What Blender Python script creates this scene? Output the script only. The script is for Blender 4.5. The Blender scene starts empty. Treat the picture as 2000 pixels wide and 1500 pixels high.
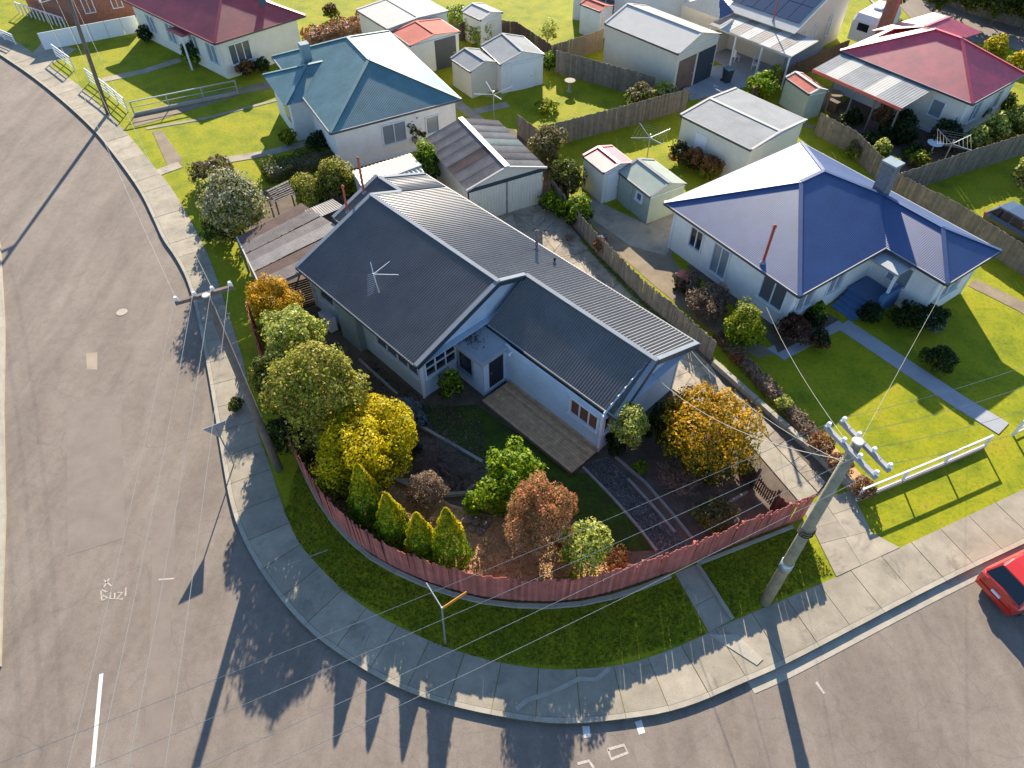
import bpy, math, random
import numpy as np
from mathutils import Matrix, Vector
from math import radians as R, pi, sin, cos, tan, atan2, hypot
random.seed(7); rng = np.random.default_rng(11)
S = bpy.context.scene; C = S.collection
# ------------------------------------------------------------------ camera, world, sun, exposure
CAM_H = 25.0; PITCH = R(48.2); FOC = 1400.0            # drone height (m), downward pitch, focal length for a 2000 px wide picture
cd = bpy.data.cameras.new('camera'); cam = bpy.data.objects.new('camera', cd); C.objects.link(cam)
cam.location = (0, 0, CAM_H); cam.rotation_euler = (pi/2 - PITCH, 0, 0)
cd.sensor_width = 36; cd.lens = FOC/2000*36; cd.clip_end = 2000; cd.clip_start = .5
S.camera = cam
w = bpy.data.worlds.new('World'); S.world = w; w.use_nodes = True
nt = w.node_tree; bg = nt.nodes['Background']; sk = nt.nodes.new('ShaderNodeTexSky')
sk.sky_type = 'NISHITA'; sk.sun_disc = False; sk.sun_elevation = R(25.5); sk.sun_rotation = R(1)
sk.altitude = 50; sk.air_density = 1.0; sk.dust_density = .3; sk.ozone_density = 4
nt.links.new(sk.outputs[0], bg.inputs[0]); bg.inputs[1].default_value = .1
sd = bpy.data.lights.new('sun', 'SUN'); sd.energy = 4.8; sd.angle = R(.5); sd.color = (1, .885, .73)
so = bpy.data.objects.new('sun', sd); C.objects.link(so); so.location = (0, 60, 40)
so.rotation_euler = (R(90-25.5), 0, R(180-1))
S.view_settings.view_transform = 'Standard'; S.view_settings.look = 'None'
S.view_settings.exposure = 1.45; S.view_settings.gamma = 1; S.view_settings.use_curve_mapping = False

def W(px, py, z=0.0):
    """survey helper: ground position of something seen at photo pixel (px,py) and standing at height z"""
    a = (px-1000)/FOC; b = (py-750)/FOC
    dy = cos(PITCH)-b*sin(PITCH); dz = -sin(PITCH)-b*cos(PITCH)
    t = (z-CAM_H)/dz
    return Vector((a*t, dy*t, z))
def mpp(p):                                            # metres per photo pixel at a point
    d = Vector(p)-Vector((0, 0, CAM_H))
    return d.dot(Vector((0, cos(PITCH), -sin(PITCH))))/FOC

# ------------------------------------------------------------------ materials
def _new(name):
    m = bpy.data.materials.new(name); m.use_nodes = True
    return m, m.node_tree, m.node_tree.nodes['Principled BSDF']
def N(t, k, **kw):
    n = t.nodes.new(k)
    for a, b in kw.items(): setattr(n, a, b)
    return n
def ramp(t, fac, cols, pos=None):
    r = N(t, 'ShaderNodeValToRGB'); e = r.color_ramp.elements
    pos = pos or [i/(len(cols)-1) for i in range(len(cols))]
    while len(e) < len(cols): e.new(.5)
    for i, c in enumerate(cols): e[i].position = pos[i]; e[i].color = (*c, 1)
    t.links.new(fac, r.inputs[0]); return r.outputs[0]
def noise(t, co, scale, detail=4, rough=.6, dist=0):
    n = N(t, 'ShaderNodeTexNoise'); n.inputs['Scale'].default_value = scale; n.inputs['Detail'].default_value = detail
    n.inputs['Roughness'].default_value = rough; n.inputs['Distortion'].default_value = dist
    t.links.new(co, n.inputs['Vector']); return n.outputs['Fac']
def mixc(t, fac, a, b, mode='MIX'):
    n = N(t, 'ShaderNodeMix', data_type='RGBA', blend_type=mode)
    for s, v in ((n.inputs[0], fac), (n.inputs[6], a), (n.inputs[7], b)):
        if hasattr(v, 'links') or isinstance(v, bpy.types.NodeSocket): t.links.new(v, s)
        else: s.default_value = v if not isinstance(v, tuple) else (*v, 1)[:4]
    return n.outputs[2]
def sc(c, k): return tuple(min(1, max(0, x*k)) for x in c)
def mat(name, col, rough=.7, var=.2, scale=3, fine=40, bump=.15, metal=0, cols=None, spec=.5, wave=None, isl=0, stain=None, blot=.3, mid=0):
    """surface with broad tone variation, fine grain and bump; isl = per-piece colour change"""
    m, t, p = _new(name); tc = N(t, 'ShaderNodeNewGeometry'); co = tc.outputs['Position']
    n1 = noise(t, co, scale, 6, .65); n2 = noise(t, co, fine, 3, .7)
    cols = cols or [sc(col, 1-var), col, sc(col, 1+var)]
    c = ramp(t, n1, cols, [.3+.4*i/(len(cols)-1) for i in range(len(cols))])
    c = mixc(t, blot, c, ramp(t, n2, [(.35,)*3, (1,)*3, (1.0,)*3], [.25, .5, .8]), 'MULTIPLY')
    if stain:
        n3 = noise(t, co, stain[0], 5, .7, .6)
        c = mixc(t, ramp(t, n3, [(0,)*3, (1,)*3], [stain[1], stain[1]+.18]), c, stain[2])
    if mid:
        c = mixc(t, mid, c, ramp(t, noise(t, co, 5.5, 5, .75), [(.45, .55, .4), (.95, 1, .9), (1.15, 1.02, 1.)], [.32, .5, .7]), 'MULTIPLY')
    if isl:
        oi = N(t, 'ShaderNodeObjectInfo')
        add = N(t, 'ShaderNodeMath', operation='ADD'); t.links.new(oi.outputs['Random'], add.inputs[0]); t.links.new(tc.outputs['Random Per Island'], add.inputs[1])
        fr = N(t, 'ShaderNodeMath', operation='FRACT'); t.links.new(add.outputs[0], fr.inputs[0])
        c = mixc(t, 1., c, ramp(t, fr.outputs[0], [(1-isl,)*3, (1.,)*3]), 'MULTIPLY')
    t.links.new(c, p.inputs['Base Color'])
    p.inputs['Roughness'].default_value = rough; p.inputs['Metallic'].default_value = metal
    p.inputs['Specular IOR Level'].default_value = spec
    if bump:
        b = N(t, 'ShaderNodeBump'); b.inputs['Strength'].default_value = bump; b.inputs['Distance'].default_value = .03
        t.links.new(n2, b.inputs['Height']); t.links.new(b.outputs[0], p.inputs['Normal'])
    return m
def leafmat(name, cols, trans=.42, pos=None):
    m, t, p = _new(name); g = N(t, 'ShaderNodeNewGeometry')
    c = ramp(t, g.outputs['Random Per Island'], cols, pos)
    n1 = noise(t, g.outputs['Position'], 1.7, 3)
    c = mixc(t, .7, c, ramp(t, n1, [(.5, .55, .5), (1., 1., 1.), (1.15, 1.1, 1.1)], [.34, .52, .7]), 'MULTIPLY')
    c = mixc(t, .6, c, ramp(t, noise(t, g.outputs['Position'], 6, 2), [(.45, .5, .45), (1., 1., 1.)], [.36, .58]), 'MULTIPLY')
    t.links.new(c, p.inputs['Base Color']); p.inputs['Roughness'].default_value = .55; p.inputs['Specular IOR Level'].default_value = .2
    tr = N(t, 'ShaderNodeBsdfTranslucent'); t.links.new(c, tr.inputs[0])
    mx = N(t, 'ShaderNodeMixShader'); mx.inputs[0].default_value = trans
    t.links.new(p.outputs[0], mx.inputs[1]); t.links.new(tr.outputs[0], mx.inputs[2])
    t.links.new(mx.outputs[0], t.nodes['Material Output'].inputs[0]); return m
def glassmat(name, col=(.012, .014, .018), rough=.06):
    m, t, p = _new(name); p.inputs['Base Color'].default_value = (*col, 1); p.inputs['Roughness'].default_value = rough
    p.inputs['Specular IOR Level'].default_value = .8; return m
def glossy(*names):
    for n_, ior in names:
        p = M[n_].node_tree.nodes['Principled BSDF']; p.inputs['IOR'].default_value = ior; p.inputs['Roughness'].default_value = .52; p.inputs['Specular IOR Level'].default_value = .5
def paint(name, col, rough=.35, metal=0, coat=.6):
    m, t, p = _new(name); g = N(t, 'ShaderNodeNewGeometry')
    c = ramp(t, noise(t, g.outputs['Position'], 6, 4), [sc(col, .9), col]); t.links.new(c, p.inputs['Base Color'])
    p.inputs['Roughness'].default_value = rough; p.inputs['Metallic'].default_value = metal; p.inputs['Coat Weight'].default_value = coat; return m

M = {}
# asphalt: broad wheel-worn tone plus patches
def asphalt():
    m, t, p = _new('asphalt'); g = N(t, 'ShaderNodeNewGeometry'); co = g.outputs['Position']
    mp = N(t, 'ShaderNodeMapping'); mp.inputs['Scale'].default_value = (.55, .09, .5); mp.inputs['Rotation'].default_value = (0, 0, .12); t.links.new(co, mp.inputs[0])
    c = ramp(t, noise(t, mp.outputs[0], 1.6, 5, .6, .4), [(.18, .148, .118), (.24, .198, .158), (.28, .235, .19)], [.25, .52, .75])
    c = mixc(t, .7, c, ramp(t, noise(t, co, .35, 6, .7), [(.82, .8, .8), (1, 1, 1)], [.35, .62]), 'MULTIPLY')
    c = mixc(t, .55, c, ramp(t, noise(t, co, 45, 2, .8), [(.4,)*3, (1.,)*3], [.3, .62]), 'MULTIPLY')
    c = mixc(t, .5, c, ramp(t, noise(t, co, 2.6, 6, .75), [(.75, .74, .73), (1., 1., 1.)], [.38, .55]), 'MULTIPLY')
    cr = N(t, 'ShaderNodeTexVoronoi', feature='DISTANCE_TO_EDGE'); cr.inputs['Scale'].default_value = .22
    wv = N(t, 'ShaderNodeVectorMath', operation='ADD'); nz = N(t, 'ShaderNodeTexNoise'); nz.inputs['Scale'].default_value = .8; t.links.new(co, nz.inputs['Vector'])
    t.links.new(co, wv.inputs[0]); t.links.new(nz.outputs['Color'], wv.inputs[1]); t.links.new(wv.outputs[0], cr.inputs['Vector'])
    c = mixc(t, ramp(t, cr.outputs['Distance'], [(.5,)*3, (0,)*3], [0, .006]), c, (.12, .105, .09))
    t.links.new(c, p.inputs['Base Color']); p.inputs['Roughness'].default_value = .85; p.inputs['Specular IOR Level'].default_value = .3
    b = N(t, 'ShaderNodeBump'); b.inputs['Strength'].default_value = .3; b.inputs['Distance'].default_value = .01
    t.links.new(noise(t, co, 60, 2, .8), b.inputs['Height']); t.links.new(b.outputs[0], p.inputs['Normal']); return m
M['asphalt'] = asphalt()
M['grass'] = mat('lawn_grass', None, .9, scale=.55, fine=26, bump=.6, cols=[(.14, .175, .008), (.22, .24, .009), (.295, .285, .01), (.32, .26, .018)], spec=.15, blot=.8, mid=.75, stain=(2.2, .6, (.2, .15, .05)))
M['blade'] = leafmat('grass_blades', [(.09, .15, .006), (.18, .225, .008), (.27, .27, .009), (.3, .25, .02)], .3)
M['concrete'] = mat('old_concrete', (.33, .285, .21), .9, .22, 1.1, 30, .25, stain=(.8, .56, (.17, .145, .11)), isl=.22)
M['kerb'] = mat('kerb_concrete', (.36, .32, .25), .9, .15, 2, 30, .2, isl=.15)
M['paving'] = mat('yard_concrete', (.36, .30, .22), .92, .25, 1.6, 25, .4, stain=(1.3, .52, (.16, .14, .11)), isl=.25)
M['aggregate'] = mat('pebble_aggregate', (.34, .30, .22), .9, .2, 2, 55, .6, blot=.75)
M['soil'] = mat('garden_soil', (.12, .088, .06), .95, .35, 1.5, 30, .6, blot=.6)
M['mulch'] = mat('straw_mulch', (.52, .32, .15), .95, .25, 2, 34, .6, blot=.7)
M['gravel'] = mat('gravel', (.14, .125, .11), .9, .3, 2, 60, .8, blot=.8)
M['dirt'] = mat('bare_dirt', (.22, .17, .11), .95, .25, 1, 25, .4)
M['roof'] = mat('charcoal_roof', (.072, .066, .062), .42, .3, .8, 8, 0, metal=.0, spec=.6, blot=.3, stain=(1.1, .62, (.09, .09, .085)))
M['cap'] = mat('grey_roof_trim', (.2, .225, .25), .6, .08, 2, 20, 0, blot=.1)
M['fascia'] = mat('dark_trim', (.035, .045, .06), .45, .1, 2, 20, 0)
M['gutter'] = mat('cream_gutter_lip', (.45, .43, .39), .6, .08, 2, 20, 0, blot=.1)
M['wb'] = mat('pale_blue_weatherboard', (.45, .54, .63), .6, .1, 1.2, 18, .05, blot=.18, stain=(1.5, .66, (.36, .42, .46)))
M['wtrim'] = mat('white_trim', (.66, .69, .71), .5, .05, 2, 20, 0, blot=.1)
M['render_grey'] = mat('grey_render', (.22, .28, .30), .85, .12, 2, 20, .1)
M['glass'] = glassmat('window_glass')
M['net'] = glassmat('net_curtained_glass', (.2, .24, .27), .15)
M['net2'] = glassmat('half_drawn_blind_glass', (.09, .1, .11), .1)
M['curtain'] = mat('brown_blind', (.16, .06, .03), .8, .2, 4, 30, .1)
M['wood_deck'] = mat('weathered_deck_timber', (.6, .36, .19), .8, .3, 4, 35, .3, isl=.3)
M['timber'] = mat('grey_timber', (.20, .17, .135), .88, .28, 3, 28, .35, isl=.35)
M['dark_timber'] = mat('dark_stained_timber', (.10, .062, .045), .8, .25, 3, 30, .3, isl=.3)
M['sleeper'] = mat('grey_sleeper', (.27, .25, .22), .9, .2, 3, 30, .3)
M['red_paling'] = mat('faded_red_paling', (.5, .15, .115), .85, .25, 1.5, 25, .2, isl=.38)
M['iron'] = mat('weathered_iron', (.25, .215, .19), .6, .25, 1.2, 14, .05, stain=(1.6, .6, (.2, .15, .12)), isl=.1)
M['iron_pale'] = mat('pale_iron_sheet', (.33, .30, .265), .6, .2, 1.2, 14, .05, isl=.1)
M['iron_brown'] = mat('brownish_iron_sheet', (.17, .115, .09), .6, .2, 1.2, 14, .05)
M['cream'] = mat('cream_steel', (.60, .545, .44), .55, .06, 2, 15, .03, blot=.1)
M['cream_wall'] = mat('cream_wall', (.62, .60, .52), .75, .06, 1.5, 15, .08, blot=.12)
M['white_wall'] = mat('white_wall', (.68, .68, .65), .7, .08, 1.5, 15, .08, blot=.18, stain=(1.2, .64, (.5, .49, .45)))
M['teal'] = mat('teal_roof', (.10, .19, .20), .42, .18, .8, 8, 0, spec=.6, blot=.25)
M['maroon'] = mat('maroon_roof', (.34, .05, .055), .45, .22, .8, 8, 0, spec=.55, blot=.25)
M['blue'] = mat('blue_roof', (.028, .062, .165), .38, .15, .8, 8, 0, spec=.7, blot=.2)
M['bright_red'] = mat('faded_red_roof', (.5, .035, .06), .4, .3, .8, 8, 0, spec=.7, blot=.2)
M['pinkred'] = mat('pink_red_roof', (.5, .14, .1), .6, .15, 1, 10, 0)
M['whitemetal'] = mat('white_roof_metal', (.5, .48, .43), .45, .06, 1, 10, 0, blot=.1)
M['zinc'] = mat('grey_zincalume', (.27, .28, .275), .5, .15, 1, 10, 0, blot=.2)
M['greengrey'] = mat('green_grey_steel', (.34, .38, .31), .5, .1, 1, 10, 0)
M['white'] = paint('white_paint', (.72, .74, .76), .45, 0, .2)
M['steel'] = paint('galvanised_steel', (.42, .45, .47), .4, .6, 0)
M['flue_red'] = paint('oxide_red_paint', (.33, .055, .03), .5, 0, .1)
M['brick'] = mat('chimney_brick', (.30, .12, .075), .9, .3, 6, 30, .3)
M['brick_grey'] = mat('grey_chimney', (.16, .16, .17), .9, .3, 6, 30, .3)
M['pole'] = mat('greenish_pole_timber', (.26, .235, .16), .9, .25, 3, 22, .4)
M['pole_dark'] = mat('brown_pole_timber', (.15, .12, .10), .9, .3, 3, 22, .4)
M['wire'] = paint('aluminium_wire', (.3, .3, .27), .6, .2, 0)
M['black'] = paint('black_rubber', (.015, .015, .017), .7, 0, 0)
M['car_red'] = paint('red_car_paint', (.55, .025, .015), .25, .1, 1)
M['car_silver'] = paint('dark_car_paint', (.07, .085, .105), .28, .4, 1)
M['lamp'] = paint('red_lamp_lens', (.5, .02, .02), .15, 0, 1)
M['rock'] = mat('garden_rock', (.20, .155, .12), .9, .3, 4, 20, .5, isl=.2)
M['paintline'] = mat('road_paint', (.62, .59, .54), .8, .15, 3, 30, .1, blot=.6)
M['chalk'] = mat('faded_chalk', (.42, .37, .31), .9, .2, 8, 30, 0, blot=.8)
M['bluegrey'] = mat('blue_grey_concrete', (.30, .31, .32), .85, .12, 1, 20, .1)
M['solar'] = paint('solar_cell', (.02, .03, .06), .15, .1, 1)
M['twig'] = mat('dry_twig', (.2, .15, .12), .9, .3, 4, 30, 0)
M['twig_pink'] = mat('pale_twig', (.33, .21, .15), .9, .3, 4, 30, 0)
M['bark'] = mat('bark', (.11, .085, .06), .9, .3, 5, 30, .3)
M['orange'] = paint('orange_sign', (.65, .26, .03), .5, 0, .2)
M['yellow_post'] = paint('yellow_paint', (.7, .55, .05), .5, 0, .1)
glossy(('roof', 1.9), ('teal', 1.35), ('maroon', 1.5), ('blue', 1.6), ('bright_red', 1.8))
for n_ in ('zinc', 'whitemetal', 'pinkred', 'iron', 'iron_pale', 'iron_brown', 'greengrey', 'cap', 'gutter'):
    M[n_].node_tree.nodes['Principled BSDF'].inputs['Roughness'].default_value = .8; M[n_].node_tree.nodes['Principled BSDF'].inputs['Specular IOR Level'].default_value = .15
L = dict(
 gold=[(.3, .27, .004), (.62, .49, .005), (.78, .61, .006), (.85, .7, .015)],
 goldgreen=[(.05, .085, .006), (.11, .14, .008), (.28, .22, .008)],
 orange=[(.2, .17, .006), (.52, .31, .006), (.7, .34, .008), (.75, .45, .02)],
 orangegreen=[(.03, .09, .008), (.08, .15, .01), (.28, .22, .01)],
 olive=[(.1, .13, .012), (.28, .31, .025), (.5, .5, .06), (.4, .26, .05), (.68, .64, .17)],
 vari=[(.14, .2, .015), (.36, .4, .04), (.6, .6, .12), (.75, .72, .28)],
 white=[(.05, .07, .02), (.16, .16, .06), (.5, .48, .28), (.7, .66, .46)],
 dark=[(.012, .028, .008), (.03, .055, .012), (.05, .08, .015)],
 green=[(.06, .14, .005), (.15, .28, .006), (.28, .4, .008), (.42, .46, .02)],
 lime=[(.14, .2, .01), (.3, .33, .01), (.4, .4, .03)],
 hedge=[(.05, .08, .01), (.11, .14, .012), (.17, .18, .02)],
 redtip=[(.12, .14, .05), (.4, .2, .08), (.62, .17, .09), (.68, .32, .1), (.3, .26, .07)],
 silver=[(.12, .15, .15), (.25, .29, .31), (.36, .4, .42)],
 pinkgrey=[(.12, .1, .06), (.3, .2, .13), (.42, .26, .2), (.2, .19, .1)],
 darkred=[(.06, .03, .02), (.16, .035, .03), (.06, .07, .02)],
 cone=[(.07, .17, .006), (.16, .3, .008), (.3, .4, .01)],
 brown=[(.1, .085, .03), (.2, .16, .06), (.28, .22, .1)],
 rust=[(.2, .08, .03), (.42, .15, .05), (.1, .1, .03)])
LM = {k: leafmat('leaves_'+k, v) for k, v in L.items()}

# ------------------------------------------------------------------ mesh + object helpers
MX = {}                                                 # object name -> world matrix
def link(o): C.objects.link(o); return o
def thing(name, label, cat, loc=(0, 0, 0), rot=0, group=None):
    o = bpy.data.objects.new(name, None); o.empty_display_size = .2; link(o)
    o.location = loc; o.rotation_euler = (0, 0, rot); o['label'] = label; o['category'] = cat
    if group: o['group'] = group
    MX[o.name] = Matrix.Translation(Vector(loc)) @ Matrix.Rotation(rot, 4, 'Z'); return o
def tag(o, label, cat, group=None):
    o['label'] = label; o['category'] = cat
    if group: o['group'] = group
    return o
class MB:
    def __init__(s): s.v = []; s.f = []
    def add(s, vs, fs):
        n = len(s.v); s.v += [tuple(x) for x in vs]; s.f += [tuple(n+i for i in f) for f in fs]; return s
    def box(s, x0, y0, z0, x1, y1, z1):
        return s.add([(x0, y0, z0), (x1, y0, z0), (x1, y1, z0), (x0, y1, z0), (x0, y0, z1), (x1, y0, z1), (x1, y1, z1), (x0, y1, z1)],
              [(0, 3, 2, 1), (4, 5, 6, 7), (0, 1, 5, 4), (1, 2, 6, 5), (2, 3, 7, 6), (3, 0, 4, 7)])
    def bar(s, a, b, wd, ht, up=(0, 0, 1)):
        a = Vector(a); b = Vector(b); d = (b-a).normalized(); u = Vector(up)
        sx = d.cross(u)
        if sx.length < 1e-4: sx = d.cross(Vector((1, 0, 0)))
        sx.normalize(); uu = sx.cross(d)
        vs = [p+sx*i*wd/2+uu*j*ht/2 for p in (a, b) for i, j in ((-1, -1), (1, -1), (1, 1), (-1, 1))]
        return s.add(vs, [(0, 1, 2, 3), (7, 6, 5, 4), (0, 4, 5, 1), (1, 5, 6, 2), (2, 6, 7, 3), (3, 7, 4, 0)])
    def tube(s, pts, rs, n=6, cap=True):
        pts = [Vector(p) for p in pts]
        if not isinstance(rs, (list, tuple)): rs = [rs]*len(pts)
        vs = []; fs = []
        for i, p in enumerate(pts):
            d = (pts[min(i+1, len(pts)-1)]-pts[max(i-1, 0)]).normalized()
            a = d.cross(Vector((.13, .31, .94)));
            if a.length < .05: a = d.cross(Vector((1, 0, 0)))
            a.normalize(); b = d.cross(a)
            vs += [p+(a*cos(2*pi*k/n)+b*sin(2*pi*k/n))*rs[i] for k in range(n)]
            if i:
                o = (i-1)*n; fs += [(o+k, o+(k+1) % n, o+n+(k+1) % n, o+n+k) for k in range(n)]
        if cap: fs += [tuple(reversed(range(n))), tuple(range(len(vs)-n, len(vs)))]
        return s.add(vs, fs)
    def prism(s, pts, z0, z1):
        pts = [(p[0], p[1]) for p in pts]; n = len(pts)
        A = sum(pts[i][0]*pts[(i+1) % n][1]-pts[(i+1) % n][0]*pts[i][1] for i in range(n))
        if A < 0: pts.reverse()
        zt = z1 if isinstance(z1, list) else [z1]*n
        return s.add([(x, y, z0) for x, y in pts]+[(p[0], p[1], zt[i]) for i, p in enumerate(pts)],
              [tuple(range(n, 2*n)), tuple(reversed(range(n)))]+[(i, (i+1) % n, n+(i+1) % n, n+i) for i in range(n)])
    def slab(s, q, th):                                  # thick plate from coplanar 3D points, extruded down
        q = [Vector(p) for p in q]; n = len(q)
        return s.add(q+[p-Vector((0, 0, th)) for p in q], [tuple(range(n)), tuple(reversed(range(n, 2*n)))]+[(i, n+i, n+(i+1) % n, (i+1) % n) for i in range(n)])
    def build(s, name, m, parent=None, world=False, kind=None, smooth=False):
        me = bpy.data.meshes.new(name); vs = s.v
        if world and parent is not None:
            iv = MX[parent.name].inverted(); vs = [tuple(iv @ Vector(v)) for v in vs]
        me.from_pydata(vs, [], s.f)
        for x in (m if isinstance(m, list) else [m]): me.materials.append(x)
        if smooth: me.polygons.foreach_set('use_smooth', [True]*len(me.polygons))
        me.validate(); me.update()
        o = link(bpy.data.objects.new(name, me))
        if parent is not None: o.parent = parent; MX[o.name] = MX[parent.name].copy()
        else: MX[o.name] = Matrix.Identity(4)
        if kind: o['kind'] = kind
        return o
def inst(name, me, parent, loc, rot=0, scale=None, tilt=0):
    o = link(bpy.data.objects.new(name, me)); o.parent = parent; o.location = loc; o.rotation_euler = (tilt, 0, rot)
    if scale: o.scale = scale
    return o
def origin_world(o):                                     # put a lone mesh's origin at its base centre
    me = o.data; n = len(me.vertices); a = np.empty(n*3, np.float32); me.vertices.foreach_get('co', a); a = a.reshape(-1, 3)
    c = (a.min(0)+a.max(0))/2; c[2] = a[:, 2].min(); me.vertices.foreach_set('co', (a-c).ravel()); o.location = c.tolist(); return o
def sheet(name, px, z, m, th=.02, kind='structure', z0=None, lift=0.0):
    pts = [W(x, y, z0 or 0) for x, y in px]
    return MB().prism(pts, z-th, z).build(name, m, kind=kind)

# ------------------------------------------------------------------ setting: road, land, paths
KERB = [(0, 107), (60, 147), (120, 195), (181, 251), (214, 291), (245, 332), (275, 375), (300, 427), (318, 469), (342, 500), (368, 550), (386, 620), (402, 701), (419, 801), (432, 885), (452, 1000),
        (486, 1080), (536, 1157), (603, 1234), (670, 1283), (760, 1337), (861, 1375), (995, 1404), (1095, 1415), (1196, 1408), (1330, 1388), (1457, 1331), (1517, 1307), (1675, 1224), (1809, 1154), (1919, 1100), (2000, 1062)]
INNER = [(0, 62), (40, 85), (85, 120), (135, 152), (180, 188), (225, 235), (262, 275), (300, 325), (335, 365), (370, 425), (409, 500), (432, 567), (462, 660), (479, 714), (499, 835), (523, 895),
         (556, 1000), (586, 1067), (670, 1155), (737, 1203), (854, 1260), (962, 1292), (1062, 1308), (1146, 1307), (1229, 1297), (1330, 1262), (1430, 1212), (1595, 1144), (1759, 1069), (1906, 1000), (2000, 955)]
def chaikin(P, n=2):
    for _ in range(n):
        Q = [P[0]]
        for a, b in zip(P, P[1:]): Q += [a*.75+b*.25, a*.25+b*.75]
        P = Q+[P[-1]]
    return P
def resample(P, step):
    out = [P[0].copy()]; acc = 0
    for a, b in zip(P, P[1:]):
        l = (b-a).length
        while acc+l >= step*len(out) and l > 1e-6:
            out.append(a.lerp(b, (step*len(out)-acc)/l))
        acc += l
    return out
def extend(P, l0, l1):
    a = P[0]+(P[0]-P[2]).normalized()*l0; b = P[-1]+(P[-1]-P[-3]).normalized()*l1
    return [a]+P+[b]
K = extend(chaikin([W(x, y, 0) for x, y in KERB]), 40, 60)
I = extend(chaikin([W(x, y, 0) for x, y in INNER]), 40, 60)
Kr = resample(K, .5)
def near(P, q):                                          # closest point on polyline
    best = None
    for a, b in zip(P, P[1:]):
        d = b-a; t = max(0, min(1, (q-a).dot(d)/max(d.length_squared, 1e-9))); c = a+d*t; e = (c-q).length
        if best is None or e < best[0]: best = (e, c)
    return best[1]
def nrm(P, i):
    d = (P[min(i+1, len(P)-1)]-P[max(i-1, 0)]).normalized(); return Vector((-d.y, d.x, 0))
ZR = -.12
ground = MB().prism([(-260, -120), (260, -120), (260, 320), (-260, 320)], -.6, -.16).build('ground', M['grass'], kind='structure')
road = MB().prism([(-90, -60), (120, -60), (120, 120), (-90, 120)], -.155, ZR).build('road', M['asphalt'], kind='structure')
land_pts = Kr+[Vector((230, 60, 0)), Vector((230, 280, 0)), Vector((-150, 280, 0)), Vector((-150, 130, 0))]
land = MB().prism(land_pts, -.14, 0).build('lawn_ground', M['grass'], kind='structure')
MB().prism([W(0, 480), W(9, 640), W(6, 800), W(10, 1000), W(4, 1150), W(0, 1300), Vector((-60, 0, 0)), Vector((-80, 90, 0)), W(-40, 300)], -.14, 0).build('far_footpath', M['kerb'], kind='structure')
# kerb stones and footpath slabs
kerb = MB().prism([Kr[0], Kr[1], Kr[1]+Vector((0, .05, 0))], -.13, -.01).build('kerb', M['kerb'], kind='structure')
foot = MB()
IN = [near(I, p) for p in Kr]
vis0 = min(range(len(Kr)), key=lambda i: (Kr[i]-W(0, 107)).length)-4
vis1 = min(range(len(Kr)), key=lambda i: (Kr[i]-W(2000, 1062)).length)+8
def strip(idx, a, b, z0, z1, g=0.0):
    """prism between offset fractions a..b across the footpath, over kerb samples idx"""
    lo = [Kr[i].lerp(IN[i], a) for i in idx]; hi = [Kr[i].lerp(IN[i], b) for i in idx]
    if g:
        d = (lo[1]-lo[0]).normalized()*g; lo[0] = lo[0]+d; hi[0] = hi[0]+d
        d = (lo[-1]-lo[-2]).normalized()*g; lo[-1] = lo[-1]-d; hi[-1] = hi[-1]-d
    return MB().prism(lo+hi[::-1], z0, z1)
# base below the slabs (dark joints)
fb = strip(range(0, len(Kr)), .0, 1, -.13, -.004); fb.build('footpath', M['dirt'], kind='structure')
fpath = bpy.data.objects['footpath']
i = vis0
while i < vis1:
    j = min(i+3, vis1); ids = list(range(i, j+1))
    z = .022+random.uniform(-.006, .006)
    wdt = (Kr[i]-IN[i]).length; a = .17/max(wdt, .5)
    strip(ids, a+.006, .995, -.02, z, .012).build('slab', M['concrete'], fpath)
    strip(ids, -.0, a, -.125, z+.006, .006).build('kerb_stone', M['kerb'], kerb)
    i = j
for a, b in ((0, vis0), (vis1, len(Kr)-1)):
    strip(range(a, b+1), 0, 1, -.12, .02).build('slab', M['concrete'], fpath)
# concrete gutter channel on the right-hand street
gi = [i for i in range(len(Kr)) if Kr[i].x > W(1457, 1331).x and i <= vis1+40]
for k in range(0, len(gi)-1, 4):
    ids = gi[k:k+5]
    if len(ids) < 2: continue
    out = [Kr[i]-nrm(Kr, i)*.42 for i in ids]
    MB().prism([Kr[i] for i in ids]+out[::-1], ZR-.02, ZR+.012).build('gutter_slab', M['kerb'], kerb)
def line_strip(name, pxs, wd, z, m, zsrc=0, th=.004, parent=None, kind=None, loop=False):
    P = [W(x, y, zsrc) for x, y in pxs]; a = []; b = []
    for i, p in enumerate(P):
        n = nrm(P, i)*wd/2; a.append(p+n); b.append(p-n)
    return MB().prism(a+b[::-1], z-th, z).build(name, m, parent, kind=kind)
for nm, pts, wd in (('lane_line', [(198, 1316), (190, 1400), (180, 1510)], .13), ):
    line_strip(nm, pts, wd, ZR+.005, M['paintline'], ZR, parent=road)
# chalked survey marks on the left street
def stroke(pts, wd=.05): line_strip('chalk_mark', pts, wd, ZR+.006, M['chalk'], ZR, parent=road)
for q in ([(203, 1133), (218, 1145)], [(213, 1130), (203, 1147)], [(197, 1152), (199, 1173)], [(197, 1152), (209, 1156), (199, 1162), (211, 1168), (199, 1173)], [(216, 1157), (215, 1169), (224, 1170), (224, 1158)],
          [(229, 1157), (239, 1157), (228, 1170), (240, 1170)], [(246, 1148), (245, 1164)], [(310, 1132), (340, 1130)]): stroke(q, .055)
for q in ([(1187, 1464), (1219, 1455), (1226, 1470), (1194, 1483), (1187, 1464)], [(1128, 1492), (1150, 1486), (1160, 1500)], [(1594, 1332), (1610, 1355)]): stroke(q, .09)
for q in ([(1137, 1418), (1151, 1418), (1154, 1440), (1140, 1441)], [(1240, 1410), (1253, 1406), (1260, 1431), (1248, 1435)]):
    MB().prism([W(x, y, ZR) for x, y in q], ZR, ZR+.006).build('painted_block', M['paintline'], road)
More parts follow.
